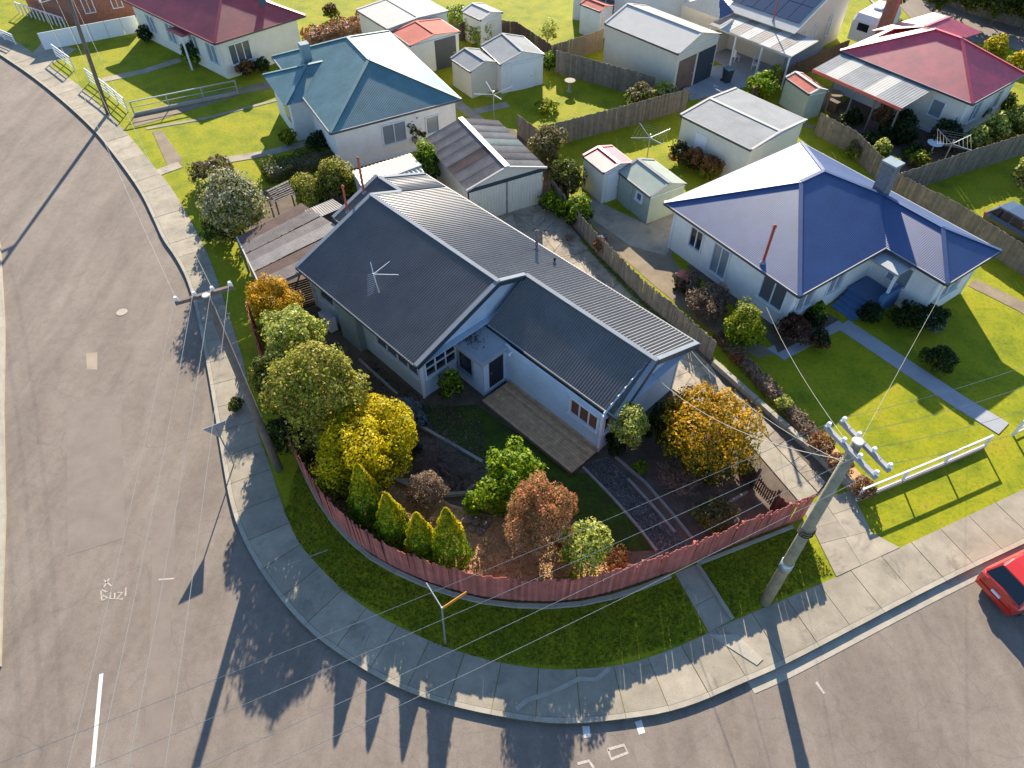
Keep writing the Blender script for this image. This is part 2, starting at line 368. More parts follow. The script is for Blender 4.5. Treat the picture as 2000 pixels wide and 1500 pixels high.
for q, mm in (([(130, 790), (235, 770), (245, 1050), (132, 1086)], 'patch'), ([(168, 690), (190, 688), (190, 722), (170, 722)], 'patch_pale'), ([(300, 985), (345, 990), (330, 1300), (345, 1500), (280, 1500), (292, 1250)], 'patch')):
    c = (.195, .158, .128) if mm == 'patch' else (.3, .24, .17)
    if mm not in M: M[mm] = mat('asphalt_'+mm, c, .9, .12, 1.2, 45, .2, blot=.5)
    MB().prism([W(x, y, ZR) for x, y in q], ZR-.002, ZR+.004).build('road_patch', M[mm], road)
# pale repair streaks on the footpath corner
for q, wd in (([(1008, 1385), (1030, 1368), (1080, 1352), (1132, 1326), (1165, 1328), (1190, 1306)], .16), ([(700, 1290), (716, 1245), (725, 1228)], .07), ([(560, 1105), (640, 1075)], .05)):
    line_strip('repair_streak', q, wd, .033, M['kerb'], 0, parent=fpath)
# ------------------------------------------------------------------ sheets: paths, drives, beds
def split(poly, size, out):
    n = len(poly); xs = [p[0] for p in poly]; ys = [p[1] for p in poly]
    c = Vector((sum(xs)/n, sum(ys)/n)); e = max(((poly[i]-poly[(i+1) % n]).length, i) for i in range(n))
    ext = max((p-c).length for p in poly)*2
    if ext < size*random.uniform(.9, 1.5): out.append(poly); return
    d = (poly[(e[1]+1) % n]-poly[e[1]]).normalized(); d.rotate(Matrix.Rotation(random.uniform(-.3, .3), 2))
    c = c+d*random.uniform(-.12, .12)*ext
    for s in (1, -1):
        q = []
        for i in range(n):
            a, b = poly[i], poly[(i+1) % n]; da = (a-c).dot(d)*s; db = (b-c).dot(d)*s
            if da >= 0: q.append(a)
            if da*db < 0: q.append(a.lerp(b, da/(da-db)))
        if len(q) > 2: split(q, size, out)
def shrink(q, g):
    c = sum(q, Vector((0, 0)))/len(q); return [p+(c-p).normalized()*g for p in q]
def paved(name, pts, size, z, m, gap=.02, parentmat=None):
    base = MB().prism(pts, z-.05, z-.025).build(name, parentmat or M['dirt'], kind='structure')
    out = []; split([Vector((p[0], p[1])) for p in pts], size, out)
    for q in out[:280]:
        MB().prism(shrink(q, gap), z-.045, z+random.uniform(-.008, .008)).build('slab', m, base)
    return base
U0 = Vector((-3, 22, 0)); HA = R(-45.91)
def H(u, v, z=0): return Vector((U0.x+u*cos(HA)-v*sin(HA), U0.y+u*sin(HA)+v*cos(HA), z))
def px(*pp): return [W(x, y, 0) for x, y in pp]
paved('yard_paving', [H(-12.5, 7.5), H(9.6, 7.5)]+px((1425, 770), (1388, 716), (1318, 650), (1248, 590), (1158, 498), (1105, 430), (1070, 395), (1040, 402)), 2.0, .045, M['paving'], .022)
paved('driveway_slabs', px((1425, 775), (1440, 768), (1612, 943), (1597, 963)), .95, .05, M['paving'], .02)
MB().prism(px((1405, 800), (1425, 776), (1596, 964), (1560, 980)), -.01, .045).build('driveway', M['aggregate'], kind='structure')
paved('driveway_crossing', px((1565, 990), (1662, 958), (1702, 1040), (1757, 1070), (1633, 1127)), 2.3, .03, M['concrete'], .01)
paved('side_path', px((1318, 1120), (1358, 1103), (1428, 1212), (1384, 1236)), 1.5, .03, M['concrete'], .012)
MB().prism(px((1384, 1240), (1440, 1240), (1490, 1288), (1478, 1300)), 0, .04).build('ramp', M['kerb'], kind='structure')
# subject lot soil, lawn strip, mulch, gravel path
soil = MB().prism(px((590, 860), (560, 700), (520, 560), (470, 470), (410, 395), (760, 310), (1000, 250), (1080, 330), (1110, 420), (1190, 520), (1380, 690), (1500, 800), (1640, 945), (1555, 990), (1450, 1045), (1290, 1100), (1160, 1150), (1060, 1165), (950, 1155), (840, 1125), (740, 1080), (650, 1000)), -.02, .008).build('garden_bed', M['soil'], kind='structure')
M['shade_grass'] = mat('thin_shaded_lawn', None, .9, scale=1.2, fine=30, bump=.6, cols=[(.05, .05, .02), (.05, .075, .012), (.075, .11, .012)], spec=.1, blot=.8, mid=.8)  # lawn darkened to paint in the house's shade, with thin brown patches
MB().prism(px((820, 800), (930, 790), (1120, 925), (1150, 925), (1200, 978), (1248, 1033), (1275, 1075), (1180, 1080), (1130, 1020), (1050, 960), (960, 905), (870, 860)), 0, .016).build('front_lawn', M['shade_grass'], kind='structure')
MB().prism(px((600, 915), (700, 935), (800, 935), (880, 985), (930, 1000), (1010, 1020), (1130, 1080), (1250, 1105), (1150, 1150), (1060, 1162), (950, 1152), (845, 1120), (745, 1075), (660, 1000)), 0, .02).build('mulch_bed', M['mulch'], kind='structure')
MB().prism(px((1140, 905), (1195, 890), (1228, 938), (1262, 972), (1300, 1024), (1352, 1072), (1284, 1085), (1248, 1032), (1200, 976)), 0, .024).build('gravel_path', M['gravel'], kind='structure')
# neighbours' paths and drives
def path(name, pts, wd, m='concrete', z=.03): return line_strip(name, pts, wd, z, M[m], 0, th=.05, kind='structure')
path('garden_path', [(436, 314), (520, 300), (600, 280)], .75)
path('lawn_path', [(285, 252), (400, 232), (540, 196)], .3)
path('front_path', [(200, 157), (280, 140), (352, 117)], .8)
sheet('neighbour_driveway', [(60, 108), (92, 72), (130, 92), (150, 96), (95, 130)], .02, M['concrete'])
sheet('side_driveway', [(258, 228), (280, 216), (470, 172), (560, 150), (565, 168), (480, 182), (300, 238), (262, 248)], .02, M['dirt'])
sheet('gravel_strip', [(298, 258), (316, 254), (342, 292), (356, 310), (350, 326), (330, 330)], .02, M['dirt'])
path('footpath_link', [(308, 338), (352, 322)], .8)
path('backyard_path', [(885, 196), (958, 252)], .8); path('clothesline_path', [(928, 218), (992, 204)], .8)
path('boundary_path', [(940, 110), (1100, 92)], .5)
sheet('garage_apron', [(1308, 172), (1330, 140), (1400, 128), (1470, 130), (1600, 112), (1600, 125), (1440, 175), (1350, 196)], .02, M['bluegrey'])
sheet('patio_floor', [(1380, 110), (1450, 40), (1610, 90), (1560, 150), (1470, 160)], .028, M['bluegrey'])
sheet('shed_driveway', [(1120, 395), (1260, 430), (1345, 372), (1318, 470), (1312, 500), (1350, 560), (1430, 640), (1520, 690), (1480, 700), (1380, 640), (1280, 560), (1190, 480)], .014, M['dirt'])
sheet('shed_slab', [(1150, 385), (1265, 440), (1350, 380), (1312, 480), (1300, 500), (1230, 480), (1160, 430)], .02, M['concrete'])
path('house_path', [(1645, 633), (1750, 703), (1870, 783), (1960, 838)], .95, 'bluegrey', .035)
path('bed_edge_path', [(1505, 678), (1525, 697), (1645, 632)], .5, 'bluegrey', .03)
sheet('flower_bed', [(1340, 520), (1480, 640), (1520, 688), (1640, 625), (1560, 585), (1400, 500)], .012, M['soil'])
sheet('side_bed', [(1590, 880), (1440, 700), (1455, 690), (1690, 935), (1700, 965), (1670, 975)], .012, M['mulch'])
sheet('fence_side_path', [(1890, 558), (1905, 545), (2000, 590), (2080, 640), (2070, 660), (1990, 608)], .02, M['dirt'])
sheet('back_garden_bed', [(1590, 250), (1660, 190), (1830, 240), (1960, 260), (1930, 290), (1780, 345), (1700, 330)], .012, M['soil'])
path('yard_edge_path', [(1340, 190), (1460, 200), (1590, 250)], .4, 'dirt', .014)
# street behind, top right
sheet('back_road', [(1690, -60), (1815, 75), (1960, 90), (2300, 200), (2300, 80), (1850, -20), (1760, -60)], .03, M['asphalt'])
sheet('back_footpath', [(1850, -22), (2300, 70), (2300, 40), (1850, -34)], .05, M['concrete'])
path('back_kerb', [(1680, -20), (1742, 45), (1850, 100), (2000, 135)], .25, 'kerb', .08)

# loose surface pieces (nobody could count them)
def scatter_chips(name, poly, n, size, z, m, flat=.5, kind='stuff'):
    P = np.array([(p[0], p[1]) for p in poly]); lo = P.min(0); hi = P.max(0); pts = np.empty((0, 2))
    x, y = P[:, 0], P[:, 1]; x2, y2 = np.roll(x, -1), np.roll(y, -1)
    while len(pts) < n:
        q = rng.uniform(lo, hi, (n, 2)); inside = np.zeros(n, bool)
        for a, b, c, d in zip(x, y, x2, y2):
            if b == d: continue
            cr = ((b > q[:, 1]) != (d > q[:, 1])) & (q[:, 0] < (c-a)*(q[:, 1]-b)/(d-b)+a); inside ^= cr
        pts = np.vstack([pts, q[inside]])
    pts = pts[:n]
    p3 = np.column_stack([pts, np.full(n, z)]); nr = np.column_stack([rng.normal(0, flat, n), rng.normal(0, flat, n), np.ones(n)])
    return leaves(name, p3, nr, size, m, aspect=2.4, kind=kind)
def leaves(name, P, Nr, size, m, aspect=1.5, parent=None, kind=None, mi=None):
    n = len(P); Nr = Nr/np.linalg.norm(Nr, axis=1, keepdims=True)
    r = rng.normal(size=(n, 3)); t = np.cross(Nr, r); t /= np.linalg.norm(t, axis=1, keepdims=True)+1e-9; b = np.cross(Nr, t)
    s = size*rng.uniform(.45, 1.6, (n, 1))
    V = np.empty((n, 4, 3)); V[:, 0] = P-t*s*aspect/2; V[:, 1] = P+b*s*.5+Nr*s*.12; V[:, 2] = P+t*s*aspect/2; V[:, 3] = P-b*s*.5+Nr*s*.12
    me = bpy.data.meshes.new(name); me.vertices.add(4*n); me.vertices.foreach_set('co', V.astype(np.float32).ravel())
    me.loops.add(4*n); me.loops.foreach_set('vertex_index', np.arange(4*n, dtype=np.int32)); me.polygons.add(n)
    me.polygons.foreach_set('loop_start', np.arange(0, 4*n, 4, dtype=np.int32)); me.polygons.foreach_set('loop_total', np.full(n, 4, dtype=np.int32))
    for x in (m if isinstance(m, list) else [m]): me.materials.append(x)
    if mi is not None: me.polygons.foreach_set('material_index', mi.astype(np.int32))
    me.update(); me.validate()
    o = link(bpy.data.objects.new(name, me))
    if parent is not None: o.parent = parent
    if kind: o['kind'] = kind
    return o
tag(scatter_chips('mulch_chips', px((620, 930), (700, 935), (800, 940), (880, 990), (1010, 1020), (1130, 1080), (1230, 1105), (1150, 1145), (1060, 1160), (950, 1150), (845, 1118), (745, 1073), (660, 1000)), 22000, .035, .03,
    leafmat('mulch_chip', [(.3, .15, .06), (.55, .33, .14), (.7, .47, .22), (.4, .2, .09)], .1)), 'loose straw coloured bark mulch on the sunny corner bed', 'mulch')
tag(scatter_chips('gravel_stones', px((1145, 910), (1195, 895), (1228, 938), (1262, 972), (1300, 1024), (1345, 1070), (1286, 1080), (1248, 1032), (1200, 976)), 9000, .025, .035,
    leafmat('gravel_chip', [(.05, .045, .04), (.14, .13, .12), (.4, .38, .34)], .02, [0, .7, 1])), 'pale and dark gravel scattered on the curved front path', 'gravel')
tag(scatter_chips('soil_litter', px((720, 700), (840, 790), (930, 800), (960, 905), (900, 980), (820, 930), (700, 800)), 5000, .05, .02,
    leafmat('leaf_litter', [(.05, .035, .02), (.1, .07, .04), (.2, .15, .09)], .05)), 'dead leaves and twigs lying on the shaded front beds', 'leaf litter')
tag(scatter_chips('paving_weeds', px((1130, 470), (1240, 592), (1330, 672), (1345, 668), (1250, 582), (1140, 462)), 1200, .04, .06, LM['green'], .9), 'small green weeds growing along the cracked side drive', 'weeds')
gp = px((556, 1000), (586, 1067), (670, 1155), (854, 1260), (962, 1292), (1146, 1307), (1378, 1240), (1350, 1180), (1320, 1126), (1162, 1180), (1062, 1190), (945, 1182), (834, 1150), (744, 1110), (650, 1030), (583, 900))
def grass(poly, n, label): tag(scatter_chips('grass', poly, n, .035, .02, M['blade'], .8), label, 'grass')
grass(gp, 16000, 'shaded grass verge outside the red paling fence')
grass(px((1365, 1105), (1548, 1032), (1575, 1050), (1625, 1122), (1432, 1208)), 5000, 'small grass verge around the foot of the wooden pole')
# ------------------------------------------------------------------ building kit
def roofplane(mb, pts, pitch=.076, amp=.013, samples=4, lift=0):
    """corrugated sheet filling a convex roof plane; ribs run down the slope"""
    P = [Vector(p) for p in pts]; n = (P[1]-P[0]).cross(P[2]-P[0])
    if n.length < 1e-6: n = (P[2]-P[0]).cross(P[3]-P[0])
    n.normalize()
    if n.z < 0: n = -n
    e = Vector((0, 0, 1)).cross(n)
    if e.length < 1e-3: e = Vector((1, 0, 0))
    e.normalize(); d = n.cross(e)
    q = [((p-P[0]).dot(e), (p-P[0]).dot(d)) for p in P]
    s0 = min(a[0] for a in q); s1 = max(a[0] for a in q); k = max(2, int((s1-s0)/pitch*samples)); vs = []
    for i in range(k+1):
        s = s0+(s1-s0)*i/k; s_ = min(max(s, s0+1e-4), s1-1e-4); ts = []
        for (a, b), (c, f) in zip(q, q[1:]+q[:1]):
            if (a-s_)*(c-s_) <= 0 and a != c: ts.append(b+(f-b)*(s_-a)/(c-a))
        t0, t1 = min(ts), max(ts); h = amp*(cos(2*pi*(s-s0)/pitch) if samples > 2 else (1 if i % 2 else -1))+lift
        vs += [P[0]+e*s+d*t0+n*h, P[0]+e*s+d*t1+n*h]
    mb.add(vs, [(2*i, 2*i+1, 2*i+3, 2*i+2) for i in range(k)])
    return mb
def wall(mb, p0, p1, z0, z1, ops=(), lap=.15, gable=None, proud=.018):
    """lapped boards from p0 to p1 (outer side on the right hand), ops = openings (s0,s1,za,zb), gable = (s_peak, z_peak)"""
    a = Vector((p0[0], p0[1])); b = Vector((p1[0], p1[1])); Ln = (b-a).length; d = (b-a)/Ln; nx = Vector((d.y, -d.x))
    z = z0; top = gable[1] if gable else z1
    cuts = sorted({z1}|{o[2] for o in ops}|{o[3] for o in ops}) if not gable else sorted({o[2] for o in ops}|{o[3] for o in ops}|{z1})
    while z < top-1e-4:
        zn = min(z+lap, top)
        for c in cuts:
            if z+1e-4 < c < zn-1e-4: zn = c; break
        def ext(zz):
            if not gable or zz <= z1: return 0., Ln
            f = (zz-z1)/(gable[1]-z1); return gable[0]*f, Ln-(Ln-gable[0])*f
        e0, e1 = ext(z), ext(zn); segs = [(0., 1.)]
        cut = sorted((o[0], o[1]) for o in ops if o[2] < zn-1e-4 and o[3] > z+1e-4)
        seg = []; s = e0[0]
        for o in cut: seg.append((s, o[0])); s = o[1]
        seg.append((s, e0[1]))
        for k, (x0, x1) in enumerate(seg):
            if x1-x0 < .01: continue
            t0 = max(x0, e1[0]) if k == 0 else x0; t1 = min(x1, e1[1]) if k == len(seg)-1 else x1
            pb0 = a+d*x0+nx*proud; pb1 = a+d*x1+nx*proud; pt0 = a+d*t0; pt1 = a+d*t1; q0 = a+d*x0; q1 = a+d*x1
            mb.add([(*pb0, z), (*pb1, z), (*pt1, zn), (*pt0, zn), (*q0, z), (*q1, z)], [(0, 1, 2, 3), (4, 5, 1, 0)])
        z = zn
    return mb
def window(par, p0, p1, s, w_, z, h, cols=2, rows=1, trim='wtrim', glass='glass', name='window', depth=.06):
    """frame (part) with sill and panes (sub-parts) set in a wall line"""
    a = Vector((p0[0], p0[1])); b = Vector((p1[0], p1[1])); d = (b-a).normalized(); n = Vector((d.y, -d.x))
    def q(ss, zz, out): r = a+d*ss+n*out; return (r.x, r.y, zz)
    mb = MB(); t = .07
    mb.bar(q(s, z, .03), q(s, z+h, .03), t, .1, (n.x, n.y, 0)); mb.bar(q(s+w_, z, .03), q(s+w_, z+h, .03), t, .1, (n.x, n.y, 0))
    mb.bar(q(s-t/2, z+h, .03), q(s+w_+t/2, z+h, .03), .1, t)
    for k in range(1, cols): mb.bar(q(s+w_*k/cols, z, .02), q(s+w_*k/cols, z+h, .02), .05, .06, (n.x, n.y, 0))
    for k in range(1, rows): mb.bar(q(s, z+h*k/rows, .02), q(s+w_, z+h*k/rows, .02), .06, .04)
    f = mb.build(name, M[trim], par)
    if glass == 'glass' and par.name != 'weatherboard_house': glass = random.choice(['net', 'net2', 'glass', 'net'])
    MB().bar(q(s-.06, z-.02, .06), q(s+w_+.06, z-.02, .06), .16, .05).build('sill', M[trim], f)
    for k in range(cols):
        x0, x1 = s+w_*k/cols+.02, s+w_*(k+1)/cols-.02
        MB().add([q(x0, z, -.02), q(x1, z, -.02), q(x1, z+h, -.02), q(x0, z+h, -.02), q(x0, z, -.04), q(x1, z, -.04), q(x1, z+h, -.04), q(x0, z+h, -.04)],
                 [(0, 1, 2, 3), (7, 6, 5, 4), (0, 4, 5, 1), (1, 5, 6, 2), (2, 6, 7, 3), (3, 7, 4, 0)]).build('pane', M[glass], f)
    return f
def door(par, p0, p1, s, w_, z, h, m='white', name='door', knob=True):
    a = Vector((p0[0], p0[1])); b = Vector((p1[0], p1[1])); d = (b-a).normalized(); n = Vector((d.y, -d.x))
    def q(ss, zz, out): r = a+d*ss+n*out; return (r.x, r.y, zz)
    o = MB().bar(q(s, z+h/2, .03), q(s+w_, z+h/2, .03), .06, h).build(name, M[m], par)
    if knob: MB().bar(q(s+w_*.85, z+h*.45, .06), q(s+w_*.93, z+h*.45, .1), .04, .04).build('handle', M['steel'], o)
    return o
def capline(mb, pts, wd=.22, th=.035, lift=.03):
    for a, b in zip(pts, pts[1:]): mb.bar(Vector(a)+Vector((0, 0, lift)), Vector(b)+Vector((0, 0, lift)), wd, th)
    return mb
def gutter(par, runs, lip='gutter', body='fascia'):
    g = MB(); l = MB()
    for a, b in runs:
        a = Vector(a); b = Vector(b); g.bar(a-Vector((0, 0, .07)), b-Vector((0, 0, .07)), .11, .12); l.bar(a-Vector((0, 0, .005)), b-Vector((0, 0, .005)), .05, .022)
    o = g.build('gutter', M[body], par); l.build('gutter_lip', M[lip], o); return o
def building(name, label, cat, x, y, a, L_, B, ze, zr, i0=0, i1=0, roof='zinc', walls='cream_wall', cap='cap', wins=(), doors=(), ov=.35, lap=.2, pitch=.1, group=None, z0=-.02, gut=True, skylight=None):
    t = thing(name, label, cat, (x, y, 0), R(a), group); sg = 1 if B > 0 else -1
    c = [(0, 0, ze), (L_, 0, ze), (L_, B, ze), (0, B, ze)]; r0 = (i0, B/2, zr); r1 = (L_-i1, B/2, zr)
    planes = [[c[0], c[1], r1, r0], [c[2], c[3], r0, r1]]
    if i0: planes.append([c[3], c[0], r0])
    if i1: planes.append([c[1], c[2], r1])
    for p in planes:
        o = roofplane(MB(), p, pitch, .005, 2).build('roof_plane', M[roof], t)
    cp = MB(); capline(cp, [r0, r1])
    if i0: capline(cp, [c[0], r0]); capline(cp, [c[3], r0])
    else: capline(cp, [c[0], r0], .16); capline(cp, [c[3], r0], .16)
    if i1: capline(cp, [c[1], r1]); capline(cp, [c[2], r1])
    else: capline(cp, [c[1], r1], .16); capline(cp, [c[2], r1], .16)
    cp.build('ridge_cap', M[cap], t)
    if gut: gutter(t, [(c[0], c[1]), (c[3], c[2])]+([(c[0], c[3])] if i0 else [])+([(c[1], c[2])] if i1 else []))
    ins = ov*sg; f = [(ov, ins), (L_-ov, ins), (L_-ov, B-ins), (ov, B-ins)]
    if sg < 0: sides = [(1, 0), (2, 1), (3, 2), (0, 3)]     # keep outer side on the right hand
    else: sides = [(0, 1), (1, 2), (2, 3), (3, 0)]
    rise = (zr-ze)/abs(B/2)*ov; zw = ze+(rise if not i0 else 0)-.02
    W_ = abs(B)-2*ov
    for k, (i, j) in enumerate(sides):
        ops = [(s, s+w_, z, z+h) for (kk, s, w_, z, h) in wins if kk == k]+[(s, s+w_, z, z+h) for (kk, s, w_, z, h, _) in doors if kk == k]
        gb = (W_/2, zr-.03) if ((k == 1 and not i1) or (k == 3 and not i0)) else None
        wall(MB(), f[i], f[j], z0, zw if gb else ze-.02, ops, lap, gb, .012 if lap < .5 else .0).build('wall', M[walls], t)
        for (kk, s, w_, z, h) in wins:
            if kk == k: window(t, f[i], f[j], s, w_, z, h, 2 if w_ > .9 else 1)
        for (kk, s, w_, z, h, mm) in doors:
            if kk == k: door(t, f[i], f[j], s, w_, z, h, mm)
    q = [(ov, ins, z0), (L_-ov, ins, z0), (L_-ov, B-ins, z0), (ov, B-ins, z0)]
    MB().slab([(u, v, ze-.1) for u, v, z in c[:4]], .04).build('soffit', M['wtrim'], t)
    if lap < .5:
        b_ = MB()
        for k in range(4):
            p, r = f[k], f[(k+1) % 4]; b_.bar((p[0], p[1], .1), (r[0], r[1], .1), .1, .32)
            b_.bar((p[0], p[1], .0), (p[0], p[1], ze-.1), .1, .1)
        b_.build('corner_trim', M['wtrim'], t)
    return t
# ------------------------------------------------------------------ the subject house
house = thing('weatherboard_house', 'pale blue weatherboard house with stepped charcoal corrugated gable roofs, on the corner block', 'house', tuple(U0), HA)
TR = .351; ZE = 2.851; VB = 8.126
zR = lambda v: ZE+(VB-v)*TR
v1, v2, v3 = 5.066, 3.365, 5.188; z1, z2, z3 = zR(v1), zR(v2), zR(v3)
uB, uE, uD, uS = 7.55, -11.15, -9.33, -11.42
A = (7.72, 2.62, 2.46); Cc = (0, -1.5, 2.652); D = (uD, -1.5, 2.652); G = (uS, 2.12, 2.703)
for p in ([(uE, v3, z3), (uD, v3, z3), (uD, VB, ZE), (uE, VB, ZE)], [(uD, v2, z2), (0, v2, z2), (0, VB, ZE), (uD, VB, ZE)], [(0, v1, z1), (uB, v1, z1), (7.65, VB, ZE), (0, VB, ZE)]):
    roofplane(MB(), p, .17, .03, 4).build('roof_plane', M['roof'], house)
roofplane(MB(), [(0, v1, z1), (uB, v1, z1), A, (0, 2.62, 2.46)], .13, .028, 4).build('roof_plane', M['roof'], house)
roofplane(MB(), [(uD, v2, z2), (0, v2, z2), Cc, D], .13, .028, 4).build('roof_plane', M['roof'], house)
roofplane(MB(), [(uS, v3, z3), (uD, v3, z3), (uD, 2.12, 2.703), G], .13, .028, 4).build('roof_plane', M['roof'], house)
def ridge(a, b): return capline(MB(), [a, b], .2, .05, .035).build('ridge_cap', M['cap'], house)
ridge((0, v1, z1), (uB, v1, z1)); ridge((uD, v2, z2), (0, v2, z2)); ridge((uE, v3, z3), (uD, v3, z3))
def barge(a, b):
    a = Vector(a); b = Vector(b); o = MB().bar(a+Vector((-.08, 0, .035)), b+Vector((-.08, 0, .035)), .22, .04).build('barge_cap', M['cap'], house)
    MB().bar(a+Vector((.05, 0, -.09)), b+Vector((.05, 0, -.09)), .04, .2).build('barge_board', M['fascia'], o)
barge((uB, v1, z1), A); barge((uB, v1, z1), (7.65, VB, ZE)); barge((0.03, v2, z2), Cc); barge((.03, v2, z2), (.03, v1, z1))
for a, b in (((uD, v2, z2), D), ((uD, v2, z2), (uD, v3, z3)), ((uS, v3, z3), G), ((uE, v3, z3), (uE, VB, ZE))):
    capline(MB(), [a, b], .22, .04, .035).build('barge_cap', M['cap'], house)
gutter(house, [((0.05, 2.6, 2.46), (7.72, 2.6, 2.46)), (D, Cc), (G, (uD, 2.12, 2.7)), ((uE, VB+.05, ZE-.03), (7.65, VB+.05, ZE-.03))])
# flashing where the tall wing meets the front wing
def hw(p0, p1, z0, z1_, ops=(), gable=None, lap=.19): return wall(MB(), p0, p1, z0, z1_, ops, lap, gable, .045).build('wall', M['wb'], house)
hw((7.2, 2.35), (7.2, 7.45), .05, 2.62, [(.08, 1.5, 1.2, 2.2)], (2.71, 3.9))
window(house, (7.2, 2.35), (7.2, 7.45), .1, 1.38, 1.22, .95, 3)
hw((1.5, 2.35), (7.2, 2.35), .05, 2.5, [(3.95, 5.55, 1.2, 2.2)])
window(house, (1.5, 2.35), (7.2, 2.35), 3.98, 1.55, 1.22, .95, 3, glass='curtain')
hw((7.2, 7.45), (-10.8, 7.45), .05, 2.95, [(3, 4.4, 1.2, 2.3), (9, 10, .4, 2.4)])
window(house, (7.2, 7.45), (-10.8, 7.45), 3.02, 1.36, 1.22, 1.05, 2); door(house, (7.2, 7.45), (-10.8, 7.45), 9.02, .96, .4, 2)
zC = lambda v: z2-(v2-v)*.385
hw((-.36, -1.05), (-.36, 7.4), .05, 2.72, [(.15, 2.0, 1.15, 2.3)], (4.4, 4.48))
window(house, (-.36, -1.05), (-.36, 7.4), .18, 1.79, 1.18, 1.08, 3, 2)
hw((-9.0, -1.05), (-.36, -1.05), .05, 2.75, [(.6, 1.95, 1.1, 2.25), (5.3, 8.5, 1.15, 2.3)])
window(house, (-9, -1.05), (-.36, -1.05), .62, 1.3, 1.12, 1.1, 1); window(house, (-9, -1.05), (-.36, -1.05), 5.32, 3.15, 1.18, 1.08, 4)
hw((-9, 2.6), (-9, -1.05), .05, 2.72); hw((-10.9, 2.6), (-9, 2.6), .05, 2.75); hw((-10.9, 7.45), (-10.9, 2.6), .05, 2.8, (), (2.3, 3.8)); hw((-9.05, 7.45), (-9.05, -1.05), 2.5, 2.75, (), (4.1, 4.45))
MB().box(-6.3, -1.42, 0, -4.74, -1.05, 2.62).build('chimney_breast', M['render_grey'], house)
for p in ((7.2, 2.35, 2.45), (7.2, 7.45, 2.9), (-.36, -1.05, 2.7), (-9, -1.05, 2.7)):
    MB().bar((p[0]+.02, p[1]-.02, .05), (p[0]+.02, p[1]-.02, p[2]), .1, .1).build('corner_trim', M['wtrim'], house)
MB().tube([(-.2, -1.38, 2.5), (-.32, -1.16, 2.3), (-.32, -1.14, .05)], .035, 8).build('downpipe', M['wtrim'], house)
MB().tube([(-9.05, -1.12, 2.5), (-9.05, -1.12, .05)], .035, 8).build('downpipe', M['wtrim'], house)
MB().slab([(0, -1.4, 2.52), (0, 7.9, 2.52), (-9.3, 7.9, 2.52), (-9.3, -1.4, 2.52)], .03).build('soffit', M['wb'], house)
MB().slab([(7.6, 2.7, 2.44), (7.6, 7.95, 2.75), (.02, 7.95, 2.75), (.02, 2.7, 2.44)], .03).build('soffit', M['wb'], house)
# base boards / foundation
MB().box(-8.95, -1.0, -.02, -.4, 7.4, .1).box(-.4, 2.4, -.02, 7.15, 7.4, .1).build('foundation', M['render_grey'], house)
# flat roofed entry porch
pf = MB().box(-.5, .78, 2.28, 1.62, 2.5, 2.36)
for b in ((-.56, .72, 2.2, -.46, 2.5, 2.42), (1.58, .72, 2.2, 1.68, 2.34, 2.42), (-.46, .72, 2.2, 1.58, .82, 2.42)): pf.box(*b)
pr = pf.build('porch_roof', M['bluegrey'], house)
wall(MB(), (-.3, .95), (1.5, .95), .05, 2.26, [(.1, 1.15, .75, 2.16)], .13, None, .02).build('porch_wall', M['wb'], house)
window(house, (-.3, .95), (1.5, .95), .12, 1.0, .77, 1.38, 1, 1, 'render_grey')
wall(MB(), (1.5, .95), (1.5, 2.35), .05, 2.26, [(.33, 1.2, .33, 2.2)], .13, None, .02).build('porch_wall', M['wb'], house)
sdoor = MB()
for k in range(9): sdoor.bar((1.53, 1.3+k*.1, .35), (1.53, 1.3+k*.1, 2.18), .02, .02)
for k in range(18): sdoor.bar((1.535, 1.28, .38+k*.105), (1.535, 2.15, .38+k*.105), .02, .02)
sdr = sdoor.build('screen_door', M['fascia'], house); MB().box(1.46, 1.28, .34, 1.5, 2.15, 2.2).build('door_panel', M['black'], sdr)
MB().bar((1.56, 1.36, 1.25), (1.6, 1.36, 1.37), .03, .03).build('handle', M['steel'], sdr)
# leaf litter on the porch roof
q = np.array([(U0.x, U0.y)]); lp = [H(*rng.normal((.0, 1.55), (.38, .25)), 2.37) for _ in range(260)]
tag(leaves('leaf_litter', np.array([tuple(p) for p in lp]), rng.normal(size=(260, 3))*[.3, .3, .1]+[0, 0, 1], .05, leafmat('roof_leaves', [(.05, .04, .03), (.2, .17, .15)], .05), kind='stuff'), 'dead leaves gathered on the flat porch roof', 'leaf litter')
# roof fittings: things of their own
def flue(name, label, u, v, z, h, r, m, hat=True, wp=None):
    t = thing(name, label, 'flue', tuple(wp or H(u, v, z)))
    MB().tube([(0, 0, -.1), (0, 0, h)], r, 10).build('pipe', M[m], t)
    MB().tube([(0, 0, -.02), (0, 0, .12)], [r*2.3, r*1.2], 10).build('flashing', M['cap'], t)
    if hat: MB().tube([(0, 0, h), (0, 0, h+.05), (0, 0, h+.12)], [r*1.5, r*1.5, r*.4], 10).build('cowl', M[m if m != 'flue_red' else 'flue_red'], t)
    return t
def place(pxy, fn):                                      # point on a plane z=fn(x,y) seen at pixel
    z = 3.
    for _ in range(30):
        p = W(*pxy, z); z = z*.4+.6*fn(p)
    return W(*pxy, z)
def huv(p): d = p-U0; return d.x*cos(HA)+d.y*sin(HA), -d.x*sin(HA)+d.y*cos(HA)
zLeftSmall = lambda p: z3-(v3-huv(p)[1])*.385
flue('flue', 'tall oxide red flue pipe near the rear ridge of the corner house', 0, 0, 0, 2.0, .06, 'flue_red', wp=place((711, 377), zLeftSmall))
flue('flue', 'shorter oxide red flue pipe at the rear left roof of the corner house', 0, 0, 0, 1.5, .06, 'flue_red', wp=place((679, 414), zLeftSmall))
